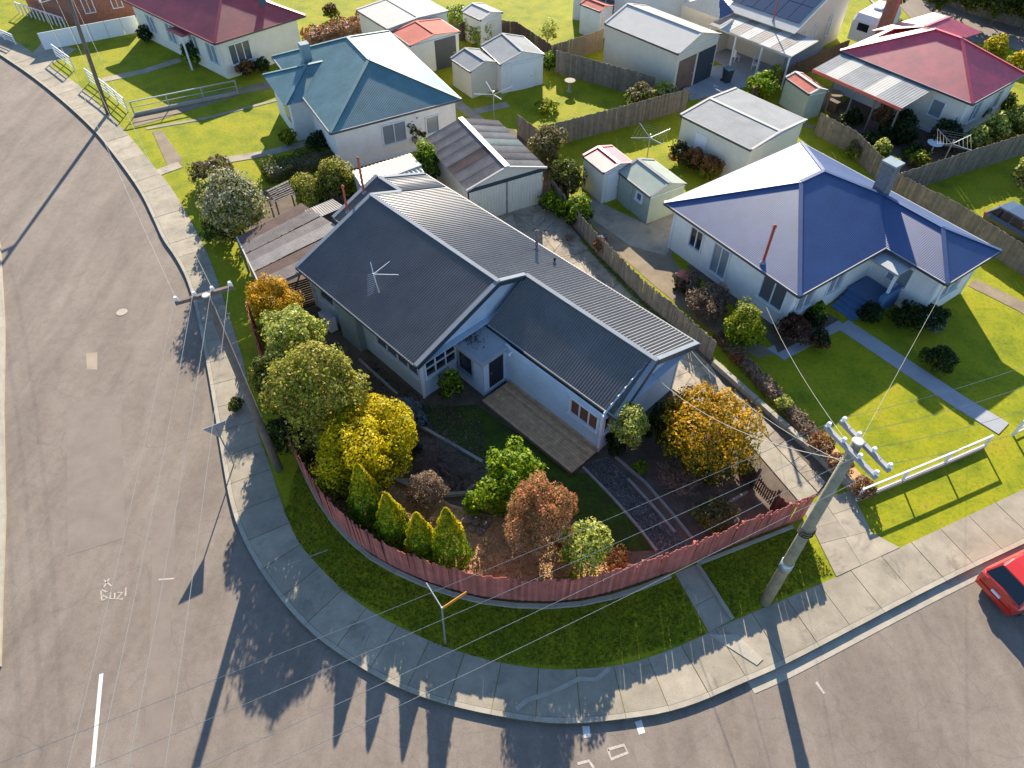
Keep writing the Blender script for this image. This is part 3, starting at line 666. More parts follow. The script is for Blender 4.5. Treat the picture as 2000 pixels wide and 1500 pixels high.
flue('flue', 'dark flue with pale cowl on the pale roof slope above the driveway', 0, 0, 0, 1.05, .07, 'twig', wp=place((1048, 487), lambda p: zR(huv(p)[1])))
flue('vent_pipe', 'small dark vent pipe on the pale roof slope of the corner house', 0, 0, 0, .22, .05, 'black', wp=place((1083, 514), lambda p: zR(huv(p)[1])))
# television aerial
ap = place((741, 572), lambda p: zC(huv(p)[1])); at = thing('tv_aerial', 'white tv aerial with long booms on the dark left roof slope', 'aerial', tuple(ap))
MB().tube([(0, 0, -.05), (-.12, 0, 1.15)], .022, 6).tube([(0, 0, 0), (-.06, .03, .5), ], .016, 6).build('mast', M['white'], at)
tp = Vector((-.12, 0, 1.1))
for nm, e in (('boom', (1.15, -.1, .05)), ('boom', (.7, .6, .25)), ('boom', (-.15, .5, .3))): MB().tube([tp, tp+Vector(e)], .016, 6).build(nm, M['white'], at)
el = MB()
for k in range(11):
    c = tp+Vector((-.08-.01*k, .1-.06*k, -.05-.07*k)); el.tube([c-Vector((.2-.008*k, .1, 0)), c+Vector((.22-.01*k, .1, 0))], .007, 4)
el.build('elements', M['white'], at)
# heat pump on the left wall
hp = thing('heat_pump', 'white outdoor heat pump unit beside the grey chimney breast', 'heat pump', tuple(H(-7.2, -1.45, 0)), HA)
MB().box(-.45, -.32, .12, .45, .08, .95).build('casing', M['white'], hp)
MB().tube([(-.12, -.325, .53), (-.12, -.35, .53)], .28, 20).build('fan_grille', M['steel'], hp)
ld = MB()
for k in range(8): ld.box(-.42+k*.11, -.30, .952, -.36+k*.11, .06, .968)
ld.build('top_ribs', M['steel'], hp); MB().box(-.4, -.3, 0, -.3, .05, .12).box(.3, -.3, 0, .4, .05, .12).build('feet', M['black'], hp)
# coiled cable fitting below the gable
cc = thing('cable_coil', 'black coil of cable under the front gable peak', 'cable', tuple(H(7.4, 4.9, 3.35)), HA)
MB().tube([(.05+.01*sin(k), .2*cos(k*.7), .2*sin(k*.7)) for k in range(28)], .014, 5).build('coil', M['black'], cc)
MB().box(-.12, -.06, .1, .03, .06, .3).build('bracket', M['fascia'], cc)
for (u, v, z, lb) in ((-.2, -1.15, 2.3, 'small white flood light at the left gable corner'), (1.95, 2.28, 2.3, 'small white wall light by the front door')):
    tl = thing('wall_light', lb, 'light', tuple(H(u, v, z)), HA); MB().tube([(0, 0, 0), (0, -.12, -.02), (.02, -.2, -.08)], [.03, .04, .075], 8).build('lamp_head', M['white'], tl)
    MB().box(-.04, 0, -.05, .04, .03, .05).build('mount', M['white'], tl)
# front deck: every board its own piece
deck = thing('timber_deck', 'long weathered timber deck along the front of the corner house', 'deck', tuple(H(4.55, 1.4, 0)), HA)
nb = 13; bw = (2.33-.55)/nb
dm = MB().box(-2.75, -bw/2+.006, .27, 2.76, bw/2-.006, .3).build('board', M['wood_deck'], deck); dm.location = (0, .55-1.4+bw/2, 0)
for k in range(1, nb): inst('board', dm.data, deck, (random.uniform(-.01, .01), .55-1.4+bw*(k+.5), random.uniform(-.003, .003)))
fr = MB()
for k in range(7): fr.box(-2.7+k*.88, -.84, .0, -2.62+k*.88, .9, .265)
fr.box(-2.74, -.86, .1, 2.74, -.82, .265).build('bearer', M['timber'], deck)
# ------------------------------------------------------------------ outbuildings on the block
def strips(par, p, n, mats, pitch=.076, lift=0, nm='roof_sheet'):
    """roof plane made of separate sheets; p = top-left, top-right, bottom-right, bottom-left"""
    a, b, c, d = [Vector(x) for x in p]
    for k in range(n):
        l = .004*(k % 2)+lift; q = [a.lerp(b, k/n), a.lerp(b, (k+1)/n), d.lerp(c, (k+1)/n), d.lerp(c, k/n)]
        roofplane(MB(), q, pitch, .012, 4, l).build(nm, M[mats[k % len(mats)]], par)
# garage with two sliding doors
g = thing('garage', 'large weathered iron garage with two tall ribbed sliding doors behind the corner house', 'garage', (-2.54, 34.63, 0), R(117.8))
GL, GB, gz, gr = 6.2, -5.15, 2.4, 3.17
strips(g, [(0, GB/2, gr), (GL, GB/2, gr), (GL, 0, gz), (0, 0, gz)], 7, ['iron', 'iron', 'iron_brown', 'iron', 'iron', 'iron', 'iron'])
strips(g, [(0, GB/2, gr), (GL, GB/2, gr), (GL, GB, gz), (0, GB, gz)], 7, ['iron_pale', 'iron', 'iron_pale', 'greengrey', 'iron_pale', 'iron_pale', 'iron'])
capline(MB(), [(0, GB/2, gr), (GL, GB/2, gr)], .3, .05, .04).build('ridge_cap', M['cream'], g)
capline(MB(), [(0, 0, gz), (0, GB/2, gr), (0, GB, gz)], .12, .1, .0).build('barge_board', M['gutter'], g)
def ribbed(mb, p0, p1, z0, z1_, pitch=.16, amp=.02, gable=None):
    a = Vector((p0[0], p0[1])); b = Vector((p1[0], p1[1])); Ln = (b-a).length; d = (b-a)/Ln; n = Vector((d.y, -d.x)); k = max(2, int(Ln/pitch*2)); vs = []
    for i in range(k+1):
        s = Ln*i/k; q = a+d*s+n*(amp if i % 2 else 0); zt = z1_ if not gable else z1_+(gable[1]-z1_)*(s/gable[0] if s < gable[0] else (Ln-s)/(Ln-gable[0]))
        vs += [(q.x, q.y, z0), (q.x, q.y, zt)]
    return mb.add(vs, [(2*i, 2*i+2, 2*i+3, 2*i+1) for i in range(k)])
ribbed(MB(), (GL-.15, -.15), (.15, -.15), 0, gz, .16).build('wall', M['cream'], g); ribbed(MB(), (GL-.15, GB+.15), (GL-.15, -.15), 0, gz, .16).build('wall', M['cream'], g)
ribbed(MB(), (.15, GB+.15), (GL-.15, GB+.15), 0, gz, .16).build('wall', M['cream'], g)
MB().prism([(.12, -.15), (.16, -.15), (.16, GB+.15), (.12, GB+.15)], 2.1, 2.36).build('lintel', M['fascia'], g)
gw = MB().add([(.14, -.2, 2.3), (.14, GB+.2, 2.3), (.14, GB/2, 3.1), (.18, -.2, 2.3), (.18, GB+.2, 2.3), (.18, GB/2, 3.1)], [(0, 1, 2), (5, 4, 3), (0, 3, 4, 1), (1, 4, 5, 2), (2, 5, 3, 0)]).build('gable', M['cream'], g)
for v0, v1_ in ((-.2, GB/2+.02), (GB/2-.02, GB+.2)):
    dd = ribbed(MB(), (.1, v0), (.1, v1_), .02, 2.15, .19, .025).build('door', M['cream'], g); MB().bar((.05, v1_ if v0 > -1 else v0, 1.0), (.05, v1_ if v0 > -1 else v0, 1.3), .04, .04).build('handle', M['steel'], dd)
MB().bar((.06, GB/2, .05), (.06, GB/2, 2.15), .06, .05).build('door_stile', M['iron'], g)
# cream ribbed shed between house and teal house
cs = thing('garden_shed', 'cream shed with broad ribbed roof tucked behind the rear ridge of the corner house', 'shed', (0, 0, 0))
ca, cb, cm, ce = W(692, 335, 2.2), W(800, 303, 2.2), W(818, 316, 2.75), W(705, 352, 2.75)
cf = W(846, 348, 2.2); cg = W(735, 392, 2.2)
q = [W(688, 334, 2.2), W(802, 299, 2.2), W(822, 322, 2.75), W(706, 366, 2.75)]
r_ = [W(706, 366, 2.75), W(822, 322, 2.75), q[1]*-1+W(822, 322, 2.75)*2, q[0]*-1+W(706, 366, 2.75)*2]
r_[2].z = r_[3].z = 2.2
for k, (a_, b_, c_, d_) in enumerate(((q[0], q[1], q[2], q[3]), (r_[3], r_[2], r_[1], r_[0]))):
    roofplane(MB(), [a_, b_, c_, d_], .24, .03, 2).build('roof_plane', M['cream'], cs)
capline(MB(), [q[3], q[2]], .2).build('ridge_cap', M['gutter'], cs)
MB().prism([q[0], q[1], r_[2], r_[3]], 0, 2.12).build('wall', M['cream'], cs)
# lean-to at the back left: weathered corrugated sheets on posts
lt = thing('lean_to', 'wide lean-to of patched rusty and pale corrugated sheets left of the corner house', 'lean-to', (0, 0, 0))
la, lb_, lc, ld_ = W(462, 462, 2.45), W(577, 405, 2.45), W(700, 470, 2.6), W(505, 560, 2.3)
qa, qb, qc, qd = W(462, 462, 2.4), W(590, 400, 2.4), W(708, 478, 2.4), W(512, 566, 2.4)
nst = 6; ms = ['iron_brown', 'iron', 'iron', 'iron_pale', 'iron_brown', 'iron']
for k in range(nst):
    a_, b_, c_, d_ = qa.lerp(qd, k/nst), qb.lerp(qc, k/nst), qb.lerp(qc, (k+1)/nst), qa.lerp(qd, (k+1)/nst)
    z_ = .035*(k % 2); e = (b_-a_).normalized(); n_ = Vector((-e.y, e.x, 0)); wd = (d_-a_).length; vs = []; kk = max(4, int(wd/.09*2))
    for i in range(kk+1):
        zz = z_+(.02 if i % 2 else 0); s_ = i/kk; p0 = a_.lerp(d_, s_); p1 = b_.lerp(c_, s_); vs += [(p0.x, p0.y, p0.z+zz-.05), (p1.x, p1.y, p1.z+zz+.1)]
    MB().add(vs, [(2*i, 2*i+1, 2*i+3, 2*i+2) for i in range(kk)]).build('roof_sheet', M[ms[k]], lt)
ga, gb_, gc, gd = W(594, 413, 2.45), W(650, 390, 2.45), W(673, 405, 2.45), W(610, 432, 2.45)
for k in range(2):
    mb = MB(); vs = []
    for i in range(15):
        s_ = k/2+i/28; p0 = ga.lerp(gb_, s_); p1 = gd.lerp(gc, s_); z_ = .04+(.025 if i % 2 else 0); vs += [(p0.x, p0.y, p0.z+z_), (p1.x, p1.y, p1.z+z_)]
    mb.add(vs, [(2*i, 2*i+1, 2*i+3, 2*i+2) for i in range(14)]).build('clear_sheet', M['iron_pale'], lt)
for p in (qa, qb, qd, qa.lerp(qd, .5)): MB().box(p.x-.05, p.y-.05, 0, p.x+.05, p.y+.05, 2.34).build('post', M['timber'], lt)
MB().bar(qa-Vector((0, 0, .06)), qd-Vector((0, 0, .06)), .06, .14).build('fascia_board', M['gutter'], lt)
MB().bar(qd-Vector((0, 0, .08)), qc-Vector((0, 0, .02)), .05, .16).build('fascia_board', M['cap'], lt)
# slatted screen beside it
sa, sb = W(572, 612, 0), W(620, 596, 0); sc_ = thing('slat_screen', 'dark horizontal slat screen between the lean-to and the house corner', 'screen', tuple((sa+sb)/2), atan2((sb-sa).y, (sb-sa).x))
ln = (sb-sa).length; s0_ = MB().box(-ln/2, -.012, 0, ln/2, .012, .1).build('slat', M['dark_timber'], sc_); s0_.location = (0, 0, .08)
for k in range(1, 13): inst('slat', s0_.data, sc_, (0, random.uniform(-.008, .008), .08+k*.14))
for x_ in (-ln/2, ln/2): MB().box(x_-.04, .02, 0, x_+.04, .1, 2.0).build('post', M['dark_timber'], sc_)
# old shingle hut
hu = thing('old_hut', 'small open hut with grey shingle roof behind the white flowering tree', 'hut', tuple(W(560, 430, 0)))
h4 = [W(520, 372, 2.2), W(562, 352, 2.2), W(577, 378, 1.9), W(538, 394, 1.9)]
for r in range(7):
    for k in range(8):
        f0, f1, g0, g1 = k/8+.006, (k+1)/8-.006, r/7, (r+1)/7+.03
        j = random.uniform(0, .02)
        a_ = h4[0].lerp(h4[1], f0).lerp(h4[3].lerp(h4[2], f0), g0); b_ = h4[0].lerp(h4[1], f1).lerp(h4[3].lerp(h4[2], f1), g0)
        c_ = h4[0].lerp(h4[1], f1).lerp(h4[3].lerp(h4[2], f1), g1); d_ = h4[0].lerp(h4[1], f0).lerp(h4[3].lerp(h4[2], f0), g1)
        up = Vector((0, 0, .03+j)); MB().slab([a_, b_, c_+up, d_+up], .02).build('shingle', M['timber'], hu, world=True)
for p in h4: MB().bar((p.x, p.y, 0), p-Vector((0, 0, .03)), .07, .07).build('post', M['timber'], hu, world=True)
# ------------------------------------------------------------------ neighbours' buildings
b = building('teal_roof_house', 'white house with large teal hipped iron roof left behind the corner block', 'house', -3.274, 44.313, 119.2, 11.98, 8.79, 2.9, 4.81, 4.05, 4.12, 'teal', 'white_wall', 'teal',
         wins=[(3, 3.0, 1.6, 1.0, 1.3), (3, 6.0, .9, 1.0, 1.1), (2, 3, 1.4, 1, 1.3), (0, 4, 1.4, 1, 1.3)], doors=[])
# its lower left wing and chimney
lw = b
def local(par, p): return MX[par.name].inverted() @ Vector(p)
def wing(par, cs_, rd, roof, cap, wallm, pitch=.1, world=True):
    """extra roof on a house: cs_ = list of planes in world points, with a walled footprint"""
    for p in cs_: roofplane(MB(), [local(par, q) for q in p], pitch, .005, 2).build('roof_plane', M[roof], par)
    if rd: capline(MB(), [local(par, q) for q in rd], .22).build('ridge_cap', M[cap], par)
e1, e2 = W(513, 146, 2.75), W(556, 207, 2.75); we = (e2-e1).length; wd_ = (e2-e1).normalized(); wdir = Vector((-wd_.y, wd_.x, 0)); wdir = wdir if wdir.x > 0 else -wdir
wz = Vector((0, 0, .44*we/2)); k2 = (e1+e2)/2+wdir*we/2+wz; k1 = (e1+e2)/2+wdir*5.5+wz
wing(b, [[e1, e2, k2], [e2, e2+wdir*5.5, k1, k2], [e1, e1+wdir*5.5, k1, k2]], [e1, k2, k1], 'teal', 'teal', None); wing(b, [], [e2, k2], 'teal', 'teal', None)
wq = [e1-wd_*-.4+wdir*.4, e2-wd_*.4+wdir*.4, e2-wd_*.4+wdir*5, e1+wd_*.4+wdir*5]
fp = [local(b, Vector((q.x, q.y, 0))) for q in wq]; MB().prism(fp, 0, 2.7).build('wall', M['white_wall'], b)
window(b, tuple(fp[1])[:2], tuple(fp[0])[:2], .6, 1.2, 1.0, 1.3, 2)
chb = local(b, W(602, 128, 3.2)); MB().box(chb.x-.3, chb.y-.3, 0, chb.x+.3, chb.y+.3, 4.7).build('chimney', M['render_grey'], b)
# stays off the teal roof: blue roofed house
bh = thing('blue_roof_house', 'cream house with deep blue hipped iron roof right of the corner house', 'house', (8.137, 32.779, 0), R(-55.4))
t_, BL, BV, BW, BU, bz = .438, 9.181, 10.923, 4.499, 12.581, 2.9
P_ = dict(c0=(0, 0, bz), c1=(BL, 0, bz), c3=(0, BV, bz), p1=(BL/2, BL/2, bz+t_*BL/2), p2=(BL/2, BV-BL/2, bz+t_*BL/2), q1=(BL-BW/2, BV-BW/2, bz+t_*BW/2), q2=(BU-BW/2, BV-BW/2, bz+t_*BW/2),
     vb=(BL, BV-BW, bz), c4=(BU, BV-BW, bz), c5=(BU, BV, bz))
for k in (('c0', 'c1', 'p1'), ('c1', 'vb', 'q1', 'p2', 'p1'), ('c0', 'p1', 'p2', 'c3'), ('q1', 'vb', 'c4', 'q2'), ('q2', 'c4', 'c5'), ('c3', 'p2', 'q1'), ('c3', 'q1', 'q2', 'c5')):
    roofplane(MB(), [P_[x] for x in k], .1, .0055, 2).build('roof_plane', M['blue'], bh)
for k in (('c0', 'p1', 'c1'), ('p1', 'p2'), ('p2', 'c3'), ('p2', 'q1', 'q2', 'c4'), ('q2', 'c5')): capline(MB(), [P_[x] for x in k], .2).build('ridge_cap', M['blue'], bh)
gutter(bh, [(P_['c0'], P_['c1']), (P_['c1'], P_['vb']), (P_['vb'], P_['c4']), (P_['c4'], P_['c5']), (P_['c3'], P_['c5']), (P_['c0'], P_['c3'])])
o_ = .5; V4 = BV-BW
F_ = [(o_, o_), (BL-o_, o_), (BL-o_, V4+o_), (BU-o_, V4+o_), (BU-o_, BV-o_), (o_, BV-o_)]
bw_ = {0: [(1.3, .9, 1.1, 1.2), (3.0, 1.1, .5, 1.8), (6.3, 1.5, 1.0, 1.4)], 1: [(.4, 1.3, 1.0, 1.3), (2.8, 1.2, 1.0, 1.3)], 2: [(.9, 1.2, 1.1, 1.2)], 3: [(.6, 1.8, 1.0, 1.3)], 4: [(3, 1.4, 1, 1.2)], 5: [(3, 1.4, 1, 1.2)]}
for k in range(6):
    p, r = F_[k], F_[(k+1) % 6]; wall(MB(), p, r, .0, 2.85, [(s, s+w_, z, z+h) for s, w_, z, h in bw_[k]], .2, None, .012).build('wall', M['white_wall'], bh)
    for s, w_, z, h in bw_[k]: window(bh, p, r, s, w_, z, h, 2)
    MB().bar((p[0], p[1], .0), (p[0], p[1], 2.8), .12, .12).build('corner_trim', M['wtrim'], bh)
MB().slab([P_['c0'][:2]+(2.82,), P_['c1'][:2]+(2.82,), P_['vb'][:2]+(2.82,), P_['c4'][:2]+(2.82,), P_['c5'][:2]+(2.82,), P_['c3'][:2]+(2.82,)], .04).build('soffit', M['wtrim'], bh)
pa = local(bh, W(1735, 515, 2.6)); MB().box(BL-.4, V4-.95, 2.5, BL+1.5, V4+.45, 2.62).build('porch_roof', M['bluegrey'], bh)
MB().box(BL+1.3, V4-.8, 0, BL+1.42, V4-.68, 2.5).build('porch_post', M['white'], bh)
M['bluestep'] = mat('blue_painted_concrete', (.07, .15, .3), .6, .1, 2, 20, .1)
stp = MB().box(BL-.4, V4-1.2, 0, BL+1.5, V4+.4, .62).build('porch_floor', M['bluestep'], bh)
for k in range(4): MB().box(BL-.3, V4-1.2-.3*(k+1), 0, BL+1.1, V4-1.2-.3*k, .62-.14*(k+1)).build('step', M['bluestep'], bh)
MB().box(BL+1.3, V4-1.2, .62, BL+1.5, V4+.3, 1.3).build('balustrade', M['bluestep'], bh)
ch = local(bh, W(1660, 385, 0)); MB().box(6.2, BV-2.2, 2.5, 6.9, BV-1.6, 5.4).build('chimney', M['brick_grey'], bh)
MB().box(6.13, BV-2.27, 5.4, 6.97, BV-1.53, 5.5).build('chimney_cap', M['render_grey'], bh)
flue('flue', 'leaning oxide red flue on the grey lit slope of the blue roof', 0, 0, 0, 2.1, .07, 'flue_red', wp=place((1490, 513), lambda p: bz+.44*max(0, (MX[bh.name].inverted() @ p).y)))
building('red_roof_house', 'white house with bright red and faded pink hipped roof at the upper right', 'house', 29.289, 43.641, 127.66, 9.887, -6.8, 2.9, 4.9, 3.69, 4.35, 'bright_red', 'cream_wall', 'bright_red',
         wins=[(0, 7.0, .9, 1.1, 1.1), (3, 1.0, 1.2, 1, 1.3), (3, 4, .9, 1, 1.3)])
rr = bpy.data.objects['red_roof_house']
s1, s2, s3, s4 = W(1826, 24, 3.6), W(1855, 36, 3.9), W(1918, 64, 2.9), W(1885, 74, 4.2)
wing(rr, [[W(1806, 52, 4.4), W(1853, 33, 3.9), W(1919, 63, 2.9), W(1884, 76, 3.2)], [W(1806, 52, 4.4), W(1853, 33, 3.9), W(1823, 24, 2.9), W(1700, 78, 2.9)]], [W(1806, 52, 4.4), W(1853, 33, 3.9)], 'bright_red', 'bright_red', None)
cb_ = local(rr, W(1705, 112, 0)); MB().box(cb_.x-.4, cb_.y-.3, 0, cb_.x+.4, cb_.y+.3, 5.6).build('chimney', M['brick'], rr)
cb_ = local(rr, W(1705, 112, 0)); MB().box(cb_.x-.47, cb_.y-.37, 5.6, cb_.x+.47, cb_.y+.37, 5.7).tube([(cb_.x, cb_.y, 5.7), (cb_.x, cb_.y, 6.0)], .12, 8).build('chimney_cap', M['brick_grey'], rr)
# veranda (stands on its own posts against the house wall)
vd = thing('veranda', 'long grey iron veranda roof with orange red fascia beside the red roofed house', 'veranda', (25.045, 43.914, 0), R(126.5))
strips(vd, [(0, -3.23, 2.75), (6.96, -3.23, 2.75), (6.96, 0, 2.45), (0, 0, 2.45)], 7, ['zinc', 'zinc', 'whitemetal'], .2)
MB().bar((0, 0, 2.38), (6.96, 0, 2.38), .06, .2).build('fascia_board', M['pinkred'], vd)
for k in range(5): MB().box(.1+k*1.68, .0, 0, .2+k*1.68, -.1, 2.35).build('post', M['timber'], vd)
for k in range(3): MB().box(1.2+k*1.7, -.9, 0, 2.0+k*1.7, -.5, .75).build('shelf', M[('dark_timber', 'timber', 'dark_timber')[k]], vd)
MB().box(5.0, -.05, 0, 6.9, 0, 1.5).build('side_panel', M['dirt'], vd)
building('steel_garage', 'large cream steel garage with white ribbed roof, one door open', 'garage', 11.627, 50.485, 132.3, 7.0, -4.85, 3.1, 3.85, 0, 0, 'whitemetal', 'cream', 'gutter', ov=.08, lap=9, doors=[(3, .3, 1.9, 0, 2.4, 'iron_brown'), (3, 2.5, 2.0, 0, 2.4, 'fascia')], wins=[])  # dark door panel paints the shade inside the open doorway
building('small_shed', 'small yellowish shed in front of the longer grey shed', 'shed', -2.912, 50.102, 126, 2.62, -2.57, 2.0, 2.4, 0, 0, 'zinc', 'cream', 'zinc', ov=.06, lap=9, doors=[(1, .8, .8, 0, 1.8, 'cream')])
building('long_shed', 'longer grey roofed shed with pale double doors behind the teal house', 'shed', -.806, 50.816, 116, 3.4, -3.55, 2.2, 2.75, 0, 0, 'zinc', 'white_wall', 'zinc', ov=.08, lap=9, doors=[(3, .8, 1.8, 0, 1.9, 'white')])
building('pink_carport', 'salmon iron carport roof over a white vehicle', 'carport', -7.444, 53.432, 125, 2.82, -4.3, 2.4, 2.7, 0, 0, 'pinkred', 'cream_wall', 'pinkred', ov=.1, lap=9, doors=[(3, 2.0, 1.8, 0, 2.2, 'fascia')])
building('flat_white_shed', 'wide nearly flat white roofed outbuilding behind the salmon carport', 'outbuilding', -9.36, 55.869, 128.2, 4.63, -5.57, 2.6, 2.75, 0, 0, 'whitemetal', 'cream_wall', 'gutter', ov=.1, lap=9)
building('white_shed', 'small bright white shed at the top of the green hedge', 'shed', -2.426, 58.542, 132.3, 2.35, -2.27, 2.2, 2.5, 0, 0, 'whitemetal', 'cream_wall', 'gutter', ov=.06, lap=9, doors=[(3, .6, .8, 0, 1.8, 'cream')])
building('rust_top_shed', 'small narrow white shed with rusty salmon roof by the far lawn', 'shed', 7.012, 59.981, 133.3, 2.17, -1.6, 2.3, 2.5, 0, 0, 'pinkred', 'white_wall', 'pinkred', ov=.04, lap=9, doors=[(3, .3, .8, 0, 1.9, 'white')])
building('red_top_shed', 'small shed with red and buff striped roof beside the grey green shed', 'shed', 5.339, 36.904, 120.3, 2.15, -2.15, 2.15, 2.4, 0, 0, 'bright_red', 'cream_wall', 'bright_red', ov=.04, lap=9, doors=[(3, .3, .8, 0, 1.9, 'white')])
building('grey_green_shed', 'grey green garden shed with low gable next to the red topped shed', 'shed', 7.831, 34.836, 120.9, 2.95, -2.57, 1.9, 2.35, 0, 0, 'greengrey', 'greengrey', 'zinc', ov=.04, lap=9, wins=[(0, 1.7, .5, 1.1, .5)], doors=[(0, .5, .8, 0, 1.75, 'greengrey')])
building('cream_garage', 'cream garage with plain grey low roof above the blue roofed house', 'garage', 14.179, 38.632, 130.2, 5.48, -5.57, 2.6, 2.78, 0, 0, 'zinc', 'cream_wall', 'gutter', ov=.1, lap=9, doors=[(0, 1.3, .85, 0, 2.0, 'white')])
building('pink_top_shed', 'pale green shed with faded pink roof behind the cream garage', 'shed', 20.161, 46.99, 112.1, 2.66, -1.5, 1.9, 2.15, 0, 0, 'pinkred', 'greengrey', 'whitemetal', ov=.04, lap=9)
# patio roof and the solar house
pt_ = thing('patio_roof', 'pale flat iron patio roof in front of the solar panelled house', 'patio roof', (19.922, 51.396, 0), R(130.9))
strips(pt_, [(0, -3.24, 2.7), (7.43, -3.24, 2.7), (7.43, 0, 2.5), (0, 0, 2.5)], 8, ['whitemetal', 'iron_pale'], .2)
for k in range(4): MB().box(.1+k*2.35, 0, 0, .2+k*2.35, -.1, 2.45).build('post', M['white'], pt_)
MB().bar((0, 0, 2.42), (7.43, 0, 2.42), .05, .14).build('fascia_board', M['gutter'], pt_)
for k in range(3):
    c_ = thing('patio_chair', ('left','middle','right')[k]+' one of the three pale chairs under the patio roof', 'chair', tuple(MX[pt_.name] @ Vector((1.5+k*1.9, -1.3, 0))), k, 'chairs under the patio roof')
    MB().box(-.25, -.25, .4, .25, .25, .45).build('seat', M['white'], c_); MB().box(-.25, .2, .45, .25, .25, .95).build('backrest', M['white'], c_)
    for i_, j_ in ((-.22, -.22), (.2, -.22), (-.22, .2), (.2, .2)): MB().box(i_, j_, 0, i_+.04, j_+.04, .4).build('leg', M['white'], c_)
sh = thing('solar_house', 'cream house with pale iron roof carrying dark solar panels at the top right of centre', 'house', (0, 0, 0))
sa1, sa2 = W(1437, 26, 2.9), W(1552, 66, 2.9); sdir = (sa2-sa1).normalized(); sp = Vector((sdir.y, -sdir.x, 0)); sp = -sp if sp.y < 0 else sp
sa1 = sa1-sdir*1; up_ = Vector((0, 0, 1)); LS = (sa2-sa1).length; SW = 9.0
def sq(u, v, z): return sa1+sdir*u+sp*v+up_*(z-2.9)
for p in ([sq(0, 0, 2.9), sq(LS, 0, 2.9), sq(LS, SW/2, 4.6), sq(0, SW/2, 4.6)], [sq(0, SW, 2.9), sq(LS, SW, 2.9), sq(LS, SW/2, 4.6), sq(0, SW/2, 4.6)]):
    roofplane(MB(), p, .1, .005, 2).build('roof_plane', M['whitemetal'], sh)
lwg = [W(1327, 8, 2.9), W(1405, 37, 2.9), W(1434, 24, 2.9)]
roofplane(MB(), [lwg[0], lwg[1], W(1404, -12, 4.4)], .2, .02, 2).build('roof_plane', M['whitemetal'], sh)
roofplane(MB(), [lwg[1], lwg[2], W(1404, -12, 4.4)], .2, .02, 2).build('roof_plane', M['blue'], sh)
MB().prism([lwg[0]+sp*.4, lwg[1]+sp*.4-sdir*.3, lwg[2]+sp*2, lwg[0]+sp*6], 0, 2.85).build('wall', M['cream'], sh)
wv = MB(); i0_, i1_ = .4, LS-.4
for p, r, gb in ((sq(i0_, .4, 0), sq(i1_, .4, 0), None), (sq(i1_, .4, 0), sq(i1_, SW-.4, 0), (SW/2-.4, 4.5)), (sq(i1_, SW-.4, 0), sq(i0_, SW-.4, 0), None)):
    wall(MB(), p, r, 0, 2.95 if gb else 2.85, (), 9, gb, 0).build('wall', M['cream'], sh)
for s_ in (1.6, 3.4, 5.6): window(sh, sq(i1_, .4, 0), sq(i1_, SW-.4, 0), s_, .45, .9, 1.5, 1)
for r in range(2):
    for k in range(6):
        v_ = .9+r*1.65; u_ = LS-.3-(k+1)*1.02; zf = lambda v: 2.9+v*1.7/(SW/2)+.09
        MB().slab([sq(u_, v_, zf(v_)), sq(u_+.98, v_, zf(v_)), sq(u_+.98, v_+1.6, zf(v_+1.6)), sq(u_, v_+1.6, zf(v_+1.6))], .04).build('solar_panel', M['solar'], sh)
flue('flue', 'thin oxide red flue in front of the solar panels', 0, 0, 0, 2.0, .05, 'flue_red', wp=sq(LS-2.2, .5, 3.1))
# maroon roofed house
mh = thing('maroon_roof_house', 'cream house with maroon hipped roof in the top left', 'house', (0, 0, 0))
m1, m2 = W(419, 85, 2.9), W(596, 30, 2.9); md = (m1-m2).normalized(); mp_ = Vector((md.y, -md.x, 0)); mp_ = mp_ if mp_.x < 0 else -mp_
m0 = W(250, 4, 2.9)
mpd = (m0-m1).normalized(); mB = (m2-m1).length; mL = 13.0; e_ = (m2-m1).normalized(); mr = Vector((0, 0, 2.1))
a0, a1, a2, a3 = m1, m1+e_*mB, m1+e_*mB+mpd*mL, m1+mpd*mL
rA = m1+e_*mB/2+mpd*mB/2+mr; rB = m1+e_*mB/2+mpd*(mL-mB/2)+mr
for p in ([a0, a1, rA], [a1, a2, rB, rA], [a2, a3, rB], [a3, a0, rA, rB]): roofplane(MB(), p, .1, .005, 2).build('roof_plane', M['maroon'], mh)
capline(MB(), [a0, rA, a1], .22).build('ridge_cap', M['maroon'], mh); capline(MB(), [rA, rB], .22).build('ridge_cap', M['maroon'], mh)
gutter(mh, [(a0, a1), (a3, a0), (a1, a2)], 'pinkred', 'fascia')
wi = .5; w0, w1_, w2_, w3_ = a0+e_*wi+mpd*wi, a1-e_*wi+mpd*wi, a2-e_*wi-mpd*wi, a3+e_*wi-mpd*wi
mw = [(.6, 1.7, .9, 1.4)]; fw = [(.6, 1.3, .9, 1.4), (3.0, 1.2, .9, 1.4), (6.2, 1.2, .9, 1.4), (9, 1.2, .9, 1.3)]
for p, r, ops in ((w0, w1_, mw), (w3_, w0, [(mL-2*wi-s-w_, w_, z, h) for s, w_, z, h in fw]), (w1_, w2_, []), (w2_, w3_, [])):
    wall(MB(), p, r, 0, 2.85, [(s, s+w_, z, z+h) for s, w_, z, h in ops], .2, None, .012).build('wall', M['cream_wall'], mh)
    for s, w_, z, h in ops: window(mh, p, r, s, w_, z, h, 3 if w_ > 1.5 else 2)
MB().slab([a0-up_*.1, a1-up_*.1, a2-up_*.1, a3-up_*.1], .04).build('soffit', M['wtrim'], mh)
pp = a0+mpd*3.6-e_*.5; MB().prism([pp, pp+mpd*2.0, pp+mpd*2.0+e_*1.2, pp+e_*1.2], 2.5, 2.6).build('porch_roof', M['maroon'], mh)
MB().prism([pp+mpd*.1, pp+mpd*.2, pp+mpd*.2+e_*.1, pp+mpd*.1+e_*.1], 0, 2.5).build('porch_post', M['white'], mh)
